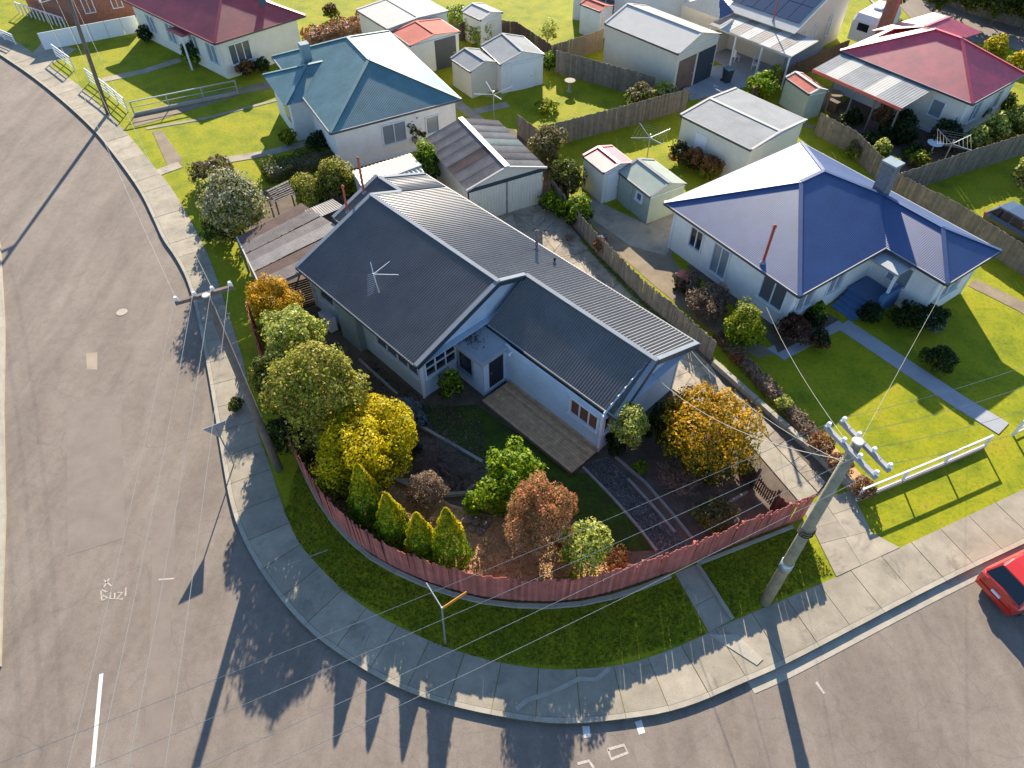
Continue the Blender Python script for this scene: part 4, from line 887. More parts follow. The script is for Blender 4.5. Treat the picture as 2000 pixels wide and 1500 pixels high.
sdp = m1+e_*(mB-2.2)+mpd*1.6+Vector((0, 0, .72)); dsh = thing('satellite_dish', 'dark round dish on the maroon roof', 'satellite dish', tuple(sdp))
MB().tube([(0, 0, -.3), (0, 0, .3)], .04, 6).build('mast', M['steel'], dsh); MB().tube([(0, -.02, .35), (0, -.06, .37), (0, -.1, .38)], [.05, .28, .34], 14).build('dish', M['fascia'], dsh)
# far left brick house and white house at the top
fl = thing('brick_house', 'brown brick house with pale trim cut by the top left edge', 'house', (0, 0, 0))
fa, fb_, fc, fd = W(60, 22, 0), W(152, 52, 0), W(268, 30, 0), W(190, -50, 0)
for p, r in ((fa, fb_), (fb_, fc), (fc, fd), (fd, fa)): wall(MB(), p, r, 0, 2.8, (), .3, None, .01).build('wall', M['brick'], fl)
MB().prism([fa+(fa-fc)*.05, fb_+(fb_-fd)*.04, fc+(fc-fa)*.05, fd+(fd-fb_)*.05], 2.8, 3.0).build('roof', M['maroon'], fl)
for s_ in (1.0, 3.2): window(fl, fb_, fc, s_, .8, .9, 1.3, 2)
vr = MB()
for k in range(12): p = fa.lerp(fb_, k/11)+(fb_-fc).normalized()*.9; vr.box(p.x-.04, p.y-.04, 0, p.x+.04, p.y+.04, .9)
p0 = fa+(fb_-fc).normalized()*.9; p1 = fb_+(fb_-fc).normalized()*.9; vr.bar(p0+Vector((0, 0, .9)), p1+Vector((0, 0, .9)), .08, .08).build('veranda_railing', M['white'], fl)
th_ = thing('white_house', 'pale blue white house wall along the top edge right of centre', 'house', (0, 0, 0))
ta, tb = W(1118, 38, 0), W(1330, 72, 0); tn = Vector((-(tb-ta).y, (tb-ta).x, 0)).normalized()*7
for p, r, ops in ((ta, tb, [(2, 3.6, .9, 2.1), (5.4, 6.2, .9, 2.1)]), (tb, tb+tn, []), (tb+tn, ta+tn, []), (ta+tn, ta, [])):
    wall(MB(), p, r, 0, 3.0, ops, .2, None, .012).build('wall', M['white_wall'], th_)
    for o in ops: window(th_, p, r, o[0], o[1]-o[0], o[2], o[3]-o[2], 2)
MB().prism([ta-tn*.05, tb-tn*.05, tb+tn*1.05, ta+tn*1.05], 3.0, 3.15).build('roof', M['zinc'], th_)
# ------------------------------------------------------------------ fences
def fence_line(pts, step):
    return resample([Vector((p[0], p[1], 0)) for p in pts], step)
def paling_fence(label, pts, h, m='timber', step=.12, each=False, name='paling_fence', rag=.04, cap_=None, capn=290):
    """posts and rails, palings on the outer face; each=True makes every paling its own piece"""
    P = fence_line(pts, step); o = P[len(P)//2]; t = thing(name, label, 'fence', (o.x, o.y, 0))
    rail = MB(); rail2 = MB(); pal = MB(); w_ = step*1.0; first = None; pk = None; cnt = 0
    for i in range(len(P)-1):
        a, b = P[i], P[i+1]; d = (b-a).normalized(); n = Vector((-d.y, d.x, 0)); c = (a+b)/2-o; ang = atan2(d.y, d.x); hh = h+random.uniform(-rag, rag)
        if i % int(2.2/step) == 0:
            q = a-o+n*.07
            if pk is None: pk = MB().box(-.05, -.05, -.02, .05, .05, h-.05).build('post', M[m], t); pk.location = q
            else: inst('post', pk.data, t, q)
        for z, rl in ((.3, rail), (h-.35, rail2)): rl.bar(a-o+n*.035+Vector((0, 0, z)), b-o+n*.035+Vector((0, 0, z)), .04, .08)
        c = c+n*(.008 if i % 2 else -.004)
        if each and cnt < capn:
            if first is None: first = MB().box(-w_/2, -.01, 0, w_/2, .01, 1).build('paling', M[m], t); ob = first; ob.location = c; ob.rotation_euler = (random.uniform(-.03, .03), 0, ang)
            else: ob = inst('paling', first.data, t, c, ang, None, random.uniform(-.03, .03))
            ob.scale = (1, 1, hh); cnt += 1
        else:
            u = d*w_/2; k = n*.01; j = Vector((random.uniform(-.02, .02), random.uniform(-.02, .02), 0))
            pal.add([c-u-k, c+u-k, c+u+k, c-u+k]+[q+Vector((0, 0, hh))+j for q in (c-u-k, c+u-k, c+u+k, c-u+k)], [(4, 5, 6, 7), (0, 1, 5, 4), (1, 2, 6, 5), (2, 3, 7, 6), (3, 0, 4, 7)])
    rail.build('rail', M[m], t); rail2.build('rail', M[m], t)
    if pal.v: pal.build('paling', M[m], t, kind='stuff')
    return t
RED = px((497, 640), (520, 720), (548, 810), (573, 880), (592, 925), (620, 975), (655, 1023), (703, 1068), (762, 1106), (834, 1138), (890, 1155), (945, 1168), (1000, 1174), (1062, 1177), (1110, 1174), (1162, 1166), (1240, 1143), (1316, 1115), (1360, 1096), (1450, 1058), (1548, 1020), (1572, 1010))
rf = paling_fence('curved faded red paling fence round the street corner', chaikin(RED, 1), 1.72, 'red_paling', .125, True, 'paling_fence', .03)
# concrete edging at the foot of the red fence, in sections
ed = chaikin(px((583, 897), (606, 950), (640, 1010), (700, 1074), (744, 1104), (834, 1148), (945, 1180), (1062, 1189), (1162, 1178), (1240, 1155), (1316, 1124)), 1); E_ = resample(ed, 1.2)
eo = thing('fence_plinth', 'pale concrete edging along the foot of the red fence', 'edging', tuple(E_[len(E_)//2]))
for a, b in zip(E_, E_[1:]): MB().bar(a+Vector((0, 0, .06)), b-(b-a).normalized()*.01+Vector((0, 0, .06)), .16, .16).build('edging_block', M['kerb'], eo, world=True)
for q, lb in ((((1362, 1103), (1548, 1030)), 'straight concrete edging between the pole verge and the red fence'), (((1362, 1104), (1430, 1210)), 'short concrete edging beside the narrow side path')):
    a, b = px(*q); t = thing('edging', lb, 'edging', tuple(a)); MB().bar(a+Vector((0, 0, .05)), b+Vector((0, 0, .05)), .12, .14).build('edging_block', M['kerb'], t, world=True)
paling_fence('leaning grey paling fence along the right side driveway', px((1070, 375), (1098, 415), (1160, 490), (1250, 582), (1320, 642), (1390, 706)), 1.25, 'timber', .11, True, rag=.08)
a, b = px((1392, 712), (1672, 962)); rw = thing('retaining_kerb', 'long concrete retaining kerb beside the lower driveway', 'kerb', tuple((a+b)/2))
for k in range(9): p, q = a.lerp(b, k/9), a.lerp(b, (k+1)/9-.003); MB().bar(p+Vector((0, 0, .14)), q+Vector((0, 0, .14)), .22, .32).build('kerb_block', M['kerb'], rw, world=True)
paling_fence('sunlit paling fence behind the round flower bed lawn', px((1058, 292), (1130, 272), (1240, 243), (1340, 214)), 1.6, 'timber', .15)
paling_fence('grey paling fence beside the long wall of the cream steel garage', px((1085, 142), (1150, 160), (1275, 196)), 1.7, 'timber', .15)
paling_fence('paling fence toned with painted orange sunlight at the corner of the steel garage', px((1080, 128), (1130, 112), (1178, 96)), 1.6, 'dirt', .15)  # browner boards: the orange sunlight is painted into their colour
paling_fence('dark fence behind the green hedge and white shed', px((900, 80), (950, 70), (1010, 78), (1085, 130)), 1.4, 'dark_timber', .15)
paling_fence('tall grey paling fence right of the red roof garden', px((1742, 385), (1860, 345), (2010, 298), (2080, 280)), 1.7, 'timber', .15)
paling_fence('grey fence running behind the blue roofed house', px((1590, 262), (1660, 300), (1742, 385), (1850, 440), (2000, 540), (2080, 600)), 1.5, 'timber', .15)
paling_fence('low fence between patio and veranda gardens', px((1465, 205), (1540, 160), (1600, 130), (1650, 110)), 1.3, 'dark_timber', .15)
paling_fence('fence along the far street hedge at the top right', px((1800, -10), (1900, 30), (2050, 70), (2200, 110)), 1.2, 'timber', .18)
paling_fence('grey fence hidden in shrubs between the garage and the red topped shed', px((1010, 262), (1062, 300), (1110, 400)), 1.4, 'timber', .13)
def rail_fence(label, pts, h, m='white', post=2.2, bars=4, plinth=None, name='rail_fence'):
    P = fence_line(pts, post); o = P[len(P)//2]; t = thing(name, label, 'fence', (o.x, o.y, 0))
    for p in P: q = p-o; MB().box(q.x-.04, q.y-.04, 0, q.x+.04, q.y+.04, h+.03).build('post', M[m], t)
    for a, b in zip(P, P[1:]):
        for k in range(bars):
            z = h-(h-.2)*k/max(1, bars-1) if bars > 1 else h
            MB().bar(a-o+Vector((0, 0, z)), b-o+Vector((0, 0, z)), .03 if k else .07, .05 if k else .07).build('rail', M[m], t)
        if plinth: MB().bar(a-o+Vector((0, 0, .08)), b-o+Vector((0, 0, .08)), .14, .26).build('plinth', M[plinth], t)
    return t
rail_fence('low white rail fence on a concrete plinth in front of the blue roofed house', px((1672, 978), (1770, 938), (1880, 892), (1975, 850)), .85, 'white', 2.3, 2, 'kerb')
rail_fence('white rail fence along the street before the maroon roofed house, upper length', px((112, 112), (150, 140), (163, 150)), 1.0, 'white', 1.6, 4)
rail_fence('white rail fence along the street before the maroon roofed house, lower length', px((176, 160), (215, 188), (260, 226)), 1.0, 'white', 1.6, 4)
rail_fence('pale green rail fence between the two front lawns at upper left', px((264, 226), (370, 204), (474, 182)), 1.0, 'steel', 2.4, 3, 'kerb')
rail_fence('short rail fence at the left edge before the brick house', px((-30, 60), (10, 78), (42, 92)), .8, 'white', 1.6, 4)
a, b = px((88, 98), (276, 62)); pf_ = thing('panel_fence', 'solid pale blue white panel fence left of the maroon roofed house', 'fence', tuple((a+b)/2))
for k in range(6): p, q = a.lerp(b, k/6), a.lerp(b, (k+1)/6-.004); MB().bar(p+Vector((0, 0, .65)), q+Vector((0, 0, .65)), .06, 1.3).build('panel', M['white'], pf_, world=True)
# fallen white gate leaf at the right
gt = thing('gate', 'white wire gate at the right edge by the house path', 'gate', tuple(W(1985, 850, 0)))
ga_, gb2 = px((1978, 850), (2030, 826))
for z in (.15, .5, .9): MB().bar(ga_+Vector((0, 0, z)), gb2+Vector((0, 0, z)), .04, .04).build('rail', M['white'], gt, world=True)
for p in (ga_, gb2): MB().box(p.x-.05, p.y-.05, 0, p.x+.05, p.y+.05, 1.0).build('post', M['white'], gt, world=True)
# picket gate in the front garden
g1, g2 = W(1468, 954, 0), W(1506, 993, 0); gd_ = (g2-g1).normalized(); gl = (g2-g1).length
pg = thing('picket_gate', 'dark stained picket gate with arched top between two leaning posts', 'gate', tuple((g1+g2)/2), atan2(gd_.y, gd_.x))
for x_, hh in ((-gl/2, 1.35), (gl/2, 1.35)): MB().bar((x_, 0, 0), (x_, .02, hh), .1, .1).build('post', M['dark_timber'], pg)
for k in range(9):
    f = (k+.5)/9; x_ = -gl/2+.08+(gl-.16)*f; MB().box(x_-.028, -.015, .12, x_+.028, .015, 1.12-.3*4*(f-.5)**2*-1-.25).build('picket', M['dark_timber'], pg)
for z in (.3, .78): MB().bar((-gl/2+.05, .03, z), (gl/2-.05, .03, z), .03, .07).build('rail', M['dark_timber'], pg)
paling_fence('short dark board fence between the picket gate and the orange conifer', px((1440, 918), (1468, 952)), 1.0, 'dark_timber', .13, name='board_fence')
paling_fence('short dark board fence between the picket gate and the red fence', px((1508, 995), (1540, 1018)), 1.0, 'dark_timber', .13, name='board_fence')
# sleeper edging in the front garden
def edging(label, pts, h=.12, wd=.1, m='sleeper', piece=1.8):
    P = resample(px(*pts), piece); last = px(pts[-1])[0]
    if (P[-1]-last).length > .3: P.append(last)
    t = thing('garden_edging', label, 'edging', tuple(P[0]))
    for a, b in zip(P, P[1:]): MB().bar(a+Vector((0, 0, h/2)), b-(b-a).normalized()*.01+Vector((0, 0, h/2)), wd, h).build('sleeper', M[m], t, world=True)
edging('sleeper edge between the shaded lawn and the gravel path', [(1138, 914), (1200, 977), (1248, 1033), (1282, 1078)])
edging('sleeper edge on the far side of the gravel path', [(1226, 937), (1262, 972), (1300, 1022), (1318, 1042)])
edging('outer sleeper edge below the small pale tree', [(1200, 892), (1240, 922), (1296, 984), (1352, 1054)])
edging('long plank edge in the dark bed below the left wing', [(702, 705), (735, 735), (776, 772)], .15, .12)
edging('timber edge of the dead twig bed beside the shaded lawn', [(815, 832), (860, 858), (905, 885), (950, 910)], .2, .14)
edging('lower timber edge of the dead twig bed', [(770, 938), (820, 960), (870, 985), (895, 986), (925, 950)], .2, .14)
edging('low sleeper edge in front of the picket gate', [(1395, 1000), (1425, 975), (1465, 960)], .12, .1)
# rocks
for k, (x, y, r) in enumerate(((912, 1019, .17), (930, 1021, .2), (947, 1026, .19), (922, 1034, .15), (940, 1040, .16), (955, 1018, .13))):
    p = W(x, y, 0); mb = MB(); n = 9; vs = []; fs = []
    for i in range(1, 5):
        for j in range(n):
            th = pi*i/5; ph = 2*pi*j/n; rr_ = r*random.uniform(.8, 1.15); vs.append((rr_*sin(th)*cos(ph)*1.25, rr_*sin(th)*sin(ph), rr_*cos(th)*.75+r*.55))
    for i in range(3): fs += [(i*n+j, i*n+(j+1) % n, (i+1)*n+(j+1) % n, (i+1)*n+j) for j in range(n)]
    fs += [tuple(range(n))[::-1], tuple(range(3*n, 4*n))]
    o = mb.add(vs, fs).build('rock', M['rock']); o.location = p; o.rotation_euler = (0, 0, k)
    tag(o, ['leftmost brown rock of the small pile by the green bush', 'broad flat brown rock in the middle of the pile', 'brown rock on the right side of the pile', 'small rock at the lower left of the pile', 'lower right rock of the pile casting a shadow', 'smallest brown rock nearest the green bush stem'][k], 'rock', 'rocks in the straw mulch')
# ------------------------------------------------------------------ poles, wires, street signs
def power_pole(label, base, top_px, topz, r, m, arms, name='power_pole'):
    """arms: list of (end px a, end px b, height, n insulators)"""
    t = thing(name, label, 'power pole', tuple(base)); tp_ = W(*top_px, topz); tp_ = base+(tp_-base)
    loc = tp_-base; MB().tube([(0, 0, -.1), loc*.5, loc], [r, r*.88, r*.72], 14).build('shaft', M[m], t, smooth=True)
    MB().tube([loc, loc+Vector((0, 0, .03))], [r*.8, r*.7], 14).build('pole_cap', M['whitemetal'], t)
    ends = []
    for (pa_, pb_, z, n) in arms:
        a, b = W(*pa_, z), W(*pb_, z); ar = MB().bar(a, b, .12, .13).build('crossarm', M['bluegrey'] if m == 'pole' else M[m], t, world=True)
        for k in range(n):
            q = a.lerp(b, .04+.92*k/(n-1)); MB().tube([q+Vector((0, 0, .05)), q+Vector((0, 0, .16)), q+Vector((0, 0, .24))], [.03, .075, .05], 8).build('insulator', M['white'], ar, world=True)
            ends.append(q+Vector((0, 0, .24)))
    return t, ends
PL, eL = power_pole('tall brown power pole standing on the left verge with one crossarm', W(545, 916), (402, 577), 9.7, .17, 'pole_dark', [((342, 592), (456, 560), 9.5, 4)])
PR, eR = power_pole('thick greenish timber power pole on the small right verge, double pale crossarms', W(1494, 1176), (1676, 862), 9.3, .21, 'pole', [((1612, 832), (1712, 934), 9.1, 4), ((1642, 822), (1738, 920), 9.1, 4)])
PT, eT = power_pole('dark slim power pole with crossarms at the top left corner', W(211, 222), (122, -40), 8.6, .15, 'pole_dark', [((78, 8), (140, -10), 7.5, 3)])
MB().tube([W(1560, 1059, 0), W(1560, 1059, 0)+Vector((0, 0, .01))], .01, 3)
q = MX[PR.name].inverted(); d_ = W(1676, 862, 9.3)-W(1494, 1176)
MB().tube([d_*.26, d_*.31], .218, 14).build('metal_band', M['steel'], PR, smooth=True)
MB().tube([d_*.5+Vector((.24*cos(k*.6), .24*sin(k*.6), k*.012)) for k in range(34)], .022, 5).build('cable_loop', M['black'], PR)
def wire(a, b, sag, r=.014, lb=None, g=None, m='wire'):
    pts = [Vector(a).lerp(Vector(b), k/24)-Vector((0, 0, sag*4*(k/24)*(1-k/24))) for k in range(25)]
    o = MB().tube(pts, r, 4, False).build('power_line', M[m]); tag(o, lb, 'power line', g); return o
# left pole up to the top left pole, and down the street out of the frame
dn = [(252, 1500), (314, 1500), (372, 1500), (432, 1500)]
dirs = (W(250, 1700, 9)-W(344, 590, 9.7))
for k in range(4):
    e = W(*[(196, 1900), (262, 1900), (330, 1900), (420, 1900)][k], 6.5)
    wire(eL[k], e+Vector((0, -6, 2)), .5, .0075, ['leftmost','second','third','rightmost'][k]+' of four pale power lines running down over the left street', 'power lines over the left street')
    if k < 3: wire(eL[k], eT[k], .7, .008, ['left','middle','right'][k]+' pale power line running up between the two left hand poles', 'power lines between the left poles')
lft = [((-40, 1505), 9.0), ((-40, 1590), 9.0), ((-40, 1690), 9.0), ((-40, 1760), 9.0)]
for k in range(4):
    wire(eR[k], W(*lft[k][0], 8.2), .35, .0075, ['topmost','second','third','lowest'][k]+' pale power line crossing the corner garden from the greenish pole', 'power lines over the corner garden')
    wire(eR[4+k], W(*[(2120, 672), (2120, 712), (2120, 760), (2120, 800)][k], 8.6), .3, .008, ['topmost','second','third','lowest'][k]+' thin power line running right from the greenish pole', 'power lines on the right side')
wire(H(7.5, 4.9, 3.3), W(1660, 900, 8.8), .9, .012, 'white service cable sagging from the gable of the corner house over the orange conifer')
wire(H(7.4, 7.6, 2.9), W(1650, 905, 8.6), .6, .008, 'second thin service cable from the right eave of the corner house')
wire(W(1848, 556, 2.8), W(1676, 870, 9.0), .3, .006, 'service wire from the greenish pole to the blue roofed house')
wire(W(1497, 600, 2.9), W(1660, 870, 9.0), .3, .006, 'service wire reaching the near corner of the blue roofed house')
# give way sign seen from behind
b0 = W(457, 908); gs = thing('give_way_sign', 'triangular sign seen from behind on a thin grey post by the left kerb', 'road sign', tuple(b0))
tz = 2.75; MB().tube([(0, 0, 0), (0, 0, 2.5)], .03, 8).build('post', M['steel'], gs)
u_ = (W(439, 821, tz)-W(398, 837, tz)).normalized()*.46; c_ = Vector((0, 0, tz-.02)); n_ = Vector((-u_.y, u_.x, 0)).normalized()*.012+Vector((0, 0, 0))
tri = [c_-u_, c_+u_, Vector((0, 0, tz-.85))]
MB().add([p-n_ for p in tri]+[p+n_ for p in tri], [(0, 1, 2), (5, 4, 3), (0, 3, 4, 1), (1, 4, 5, 2), (2, 5, 3, 0)]).build('sign_plate', M['steel'], gs)
b0 = W(870, 1256); ns = thing('street_name_sign', 'street sign post with one grey and one orange blade outside the red fence', 'street sign', tuple(b0))
tp_ = W(863, 1186, 2.75)-b0; MB().tube([(0, 0, 0), tp_], .035, 8).build('post', M['steel'], ns)
for q, mm in (((833, 1140), 'steel'), ((911, 1157), 'orange')):
    e = W(*q, 2.65)-b0; MB().bar(tp_-Vector((0, 0, .1)), e, .025, .16).build('sign_blade', M[mm], ns)
# clotheslines
for (x, y, lb) in ((965, 232, 'rotary clothesline beside the pale path behind the teal house'), (1262, 318, 'rotary clothesline on the lawn by the red topped shed'), (1835, 330, 'grey rotary clothesline among dark shrubs in the red roof garden')):
    t = thing('clothesline', lb, 'clothesline', tuple(W(x, y))); MB().tube([(0, 0, 0), (0, 0, 2.0)], .035, 8).build('post', M['steel'], t); ln_ = MB()
    for k in range(4): a_ = k*pi/2+.4; MB().tube([(0, 0, 1.75), (1.4*cos(a_), 1.4*sin(a_), 2.05)], .02, 6).build('arm', M['steel'], t)
    for r in (.5, .8, 1.1, 1.35): ln_.tube([(r*cos(k*pi/2+.4), r*sin(k*pi/2+.4), 1.75+.3*r/1.4) for k in range(5)], .006, 4)
    ln_.build('line', M['wire'], t)
# letterbox, birdbath, yard bits
def lathe_thing(name, label, cat, p, prof, m, part='body', n=14):
    t = thing(name, label, cat, tuple(p)); MB().tube([(0, 0, z) for z, r in prof], [r for z, r in prof], n).build(part, M[m], t, smooth=False); return t
bt = lathe_thing('birdbath', 'small pale birdbath on the lawn by the grey fence', 'birdbath', W(1112, 178), [(0, .22), (.1, .12), (.6, .1), (.75, .36), (.82, .4)], 'kerb')
lathe_thing('garden_table', 'round white table in the dark red roof garden', 'table', W(1818, 298), [(0, .2), (.05, .06), (.65, .06), (.68, .5), (.72, .5)], 'white', 'table_top')
lathe_thing('water_tank', 'round buff planter tub beside the veranda', 'planter', W(1625, 200), [(0, .55), (.7, .6), (.72, .5)], 'dirt')
lathe_thing('water_meter', 'small round concrete cover on the left road', 'cover', W(238, 610, ZR), [(0, .28), (.02, .27)], 'kerb')
# ------------------------------------------------------------------ vehicles
def loft(mb, secs):
    n = len(secs[0]); vs = [v for s_ in secs for v in s_]; fs = []
    for i in range(len(secs)-1): fs += [(i*n+j, i*n+(j+1) % n, (i+1)*n+(j+1) % n, (i+1)*n+j) for j in range(n)]
    fs += [tuple(range(n))[::-1], tuple(range(len(vs)-n, len(vs)))]; return mb.add(vs, fs)
def car(name, label, cat, loc, rot, body, Ln=4.2, Wd=1.76, Ht=1.48, plate=True):
    t = thing(name, label, cat, loc, rot); h = Wd/2
    def sec(x, zb, zt, w_, tw): return [(x, -w_*.93, zb), (x, -w_, zb+.22), (x, -w_, zt-.16), (x, -tw, zt), (x, 0, zt+.03), (x, tw, zt), (x, w_, zt-.16), (x, w_, zb+.22), (x, w_*.93, zb)]
    low = [sec(0, .35, .72, h*.82, h*.74), sec(.08, .25, .92, h*.93, h*.82), sec(.35, .2, .98, h, h*.86), (sec(.9, .2, .97, h, h*.88)), sec(2.6, .2, .96, h, h*.88), sec(3.3, .2, .9, h*.98, h*.84), sec(Ln-.35, .22, .78, h*.93, h*.76), sec(Ln-.05, .28, .66, h*.82, h*.66), sec(Ln, .35, .55, h*.74, h*.6)]
    o = loft(MB(), low).build('body', M[body], t, smooth=False)
    bv = o.modifiers.new('bevel', 'BEVEL'); bv.width = .035; bv.segments = 2; bv.limit_method = 'ANGLE'; bv.angle_limit = .5
    def cab(x, zb, zt, wb, wt): return [(x[0], -wb, zb), (x[1], -wt, zt), (x[1], wt, zt), (x[0], wb, zb)]
    gl_ = loft(MB(), [[(.12, -h*.84, .93), (.55, -h*.68, Ht-.07), (.55, h*.68, Ht-.07), (.12, h*.84, .93)], [(.9, -h*.87, .95), (.95, -h*.71, Ht-.04), (.95, h*.71, Ht-.04), (.9, h*.87, .95)],
        [(2.1, -h*.87, .95), (2.0, -h*.71, Ht-.04), (2.0, h*.71, Ht-.04), (2.1, h*.87, .95)], [(3.15, -h*.84, .9), (2.45, -h*.68, Ht-.09), (2.45, h*.68, Ht-.09), (3.15, h*.84, .9)]]).build('windows', M['glass'], t)
    rf_ = loft(MB(), [[(x, -w_, z-.05), (x, -w_*.9, z), (x, w_*.9, z), (x, w_, z-.05)] for x, w_, z in ((.48, h*.68, Ht-.03), (1.0, h*.74, Ht+.01), (1.9, h*.74, Ht+.01), (2.5, h*.68, Ht-.06))]).build('roof_panel', M[body], t)
    pl_ = MB()
    for s_ in (-1, 1):
        for (x0, z0_, x1, z1_) in ((.16, .95, .55, Ht-.06), (1.45, .96, 1.5, Ht-.02), (3.12, .91, 2.46, Ht-.08)): pl_.bar((x0, s_*h*.86, z0_), (x1, s_*h*.705, z1_), .07, .05)
    pl_.build('pillars', M[body], t)
    for x in (.75, Ln-.8):
        for s_ in (-1, 1):
            w_ = MB().tube([(x, s_*(h-.2), .31), (x, s_*(h+.01), .31)], .31, 18).build('wheel', M['black'], t); MB().tube([(x, s_*(h+.005), .31), (x, s_*(h+.02), .31)], .19, 12).build('rim', M['steel'], w_)
    for s_ in (-1, 1):
        MB().box(.0, min(s_*h*.58, s_*h*.9), .68, .14, max(s_*h*.58, s_*h*.9), .9).build('tail_light', M['lamp'], t)
        MB().box(Ln-.2, min(s_*h*.45, s_*h*.8), .56, Ln-.02, max(s_*h*.45, s_*h*.8), .68).build('headlight', M['white'], t)
        MB().box(2.75, min(s_*h, s_*(h+.16)), .93, 2.9, max(s_*h, s_*(h+.16)), 1.05).build('mirror', M[body], t)
    MB().box(-.035, -h*.84, .3, .12, h*.84, .52).build('rear_bumper', M[body], t)
    if plate: MB().box(-.045, -.18, .6, .02, .18, .71).build('number_plate', M['white'], t)
    return t
ck = W(1912, 1128, .5); kd = (W(2000, 1062)-W(1809, 1154)).normalized(); kn = Vector((-kd.y, kd.x, 0))
car('parked_car', 'bright red hatchback parked at the kerb at the right edge', 'car', tuple(Vector((ck.x, ck.y, ZR))-kn*.72+kd*.05), atan2(kd.y, kd.x), 'car_red')
cs2 = W(1930, 425, .5); cd2 = (W(2060, 500, .5)-cs2).normalized()
car('parked_car', 'dark grey sedan parked on the lawn behind the blue roofed house', 'car', (cs2.x+.3, cs2.y+.4, 0), atan2(cd2.y, cd2.x), 'car_silver', Ln=4.5, plate=False)
cvn = thing('caravan', 'white caravan beside the solar house near the far street', 'caravan', tuple(W(1672, 92)), atan2(sdir.y, sdir.x)+pi/2)
loft(MB(), [[(x, -.95, .4), (x, -1.0, 2.2*f), (x, -.85, 2.45*f), (x, .85, 2.45*f), (x, 1.0, 2.2*f), (x, .95, .4)] for x, f in ((0, .8), (.25, .97), (3.6, 1.0), (4.1, .85))]).build('body', M['white'], cvn)
MB().box(-.03, -.45, 1.25, .12, .45, 1.8).build('window', M['glass'], cvn); MB().box(1.4, -1.03, 1.2, 2.3, -.96, 1.7).build('window', M['glass'], cvn); MB().box(1.6, -.3, 2.4, 2.2, .3, 2.55).build('roof_hatch', M['steel'], cvn)
for s_ in (-1, 1): MB().tube([(2.2, s_*.75, .3), (2.2, s_*.98, .3)], .3, 14).build('wheel', M['black'], cvn)
MB().bar((4.0, 0, .45), (5.0, 0, .45), .08, .08).build('drawbar', M['black'], cvn)
vt = car('small_truck', 'small white vehicle with black wheels under the salmon carport', 'truck', tuple(W(868, 128)), atan2(.5, -.86)+.1, 'white', Ln=3.6, Wd=1.6, Ht=1.5, plate=False)
# ------------------------------------------------------------------ vegetation
CNT = 0
def scat(C_, Rr, n, zf=1.0, shell=(.68, 1.14)):
    """points on a union of clumps (centres C_, radii Rr), kept only on the outside"""
    K_ = len(C_); k = rng.choice(K_, n, p=(Rr**2)/(Rr**2).sum()); d = rng.normal(size=(n, 3)); d /= np.linalg.norm(d, axis=1, keepdims=True)
    P = C_[k]+d*Rr[k, None]*rng.uniform(*shell, (n, 1))*[1, 1, zf]
    f_ = rng.uniform(1.5, 4, 4); P += d*(.09*np.sin(P[:, 0:1]*f_[0]*2+1)+.09*np.sin(P[:, 1:2]*f_[1]*2)+.08*np.sin((P[:, 2:3]+P[:, 0:1])*f_[2]*2+2))*Rr.max()
    keep = np.ones(n, bool)
    for j in range(K_):
        q = (P-C_[j])/[1, 1, zf]; keep &= ~((np.linalg.norm(q, axis=1) < Rr[j]*.68) & (k != j))
    return P[keep], d[keep]
def foliage(t, kinds, C_, Rr, size, dens, zf=1., tip=(.5, .9), H_=1., nm='crown'):
    area = float((Rr**2).sum())*4*pi*.55; n = int(min(34000, dens*1.5*area/(size*size*.9)))
    P, d = scat(C_, Rr, n, zf); keep = P[:, 2] > .03; P = P[keep]; d = d[keep]
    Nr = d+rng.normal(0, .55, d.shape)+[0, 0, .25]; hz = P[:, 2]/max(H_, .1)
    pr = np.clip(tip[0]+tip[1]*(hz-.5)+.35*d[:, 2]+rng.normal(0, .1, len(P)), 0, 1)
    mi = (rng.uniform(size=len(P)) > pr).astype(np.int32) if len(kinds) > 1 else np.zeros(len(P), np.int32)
    return leaves(nm, P, Nr, size, [LM[k] for k in kinds], 1.55, t, None, mi)
def limbs(t, C_, base_r, bark='bark', z_fork=.3, n=7):
    mb = MB(); top = C_.mean(0); f = Vector((top[0]*.2, top[1]*.2, max(.1, top[2]*z_fork)))
    mb.tube([(0, 0, -.05), f*.5, f], [base_r*1.3, base_r, base_r*.85], 8)
    mb.build('trunk', M[bark], t); mb = MB()
    for c in C_[:n]:
        e = Vector(c); mid = f.lerp(e, .5)+Vector((random.uniform(-.1, .1), random.uniform(-.1, .1), .05)); mb.tube([f, mid, e], [base_r*.6, base_r*.4, base_r*.12], 5)
    mb.build('branch', M[bark], t)
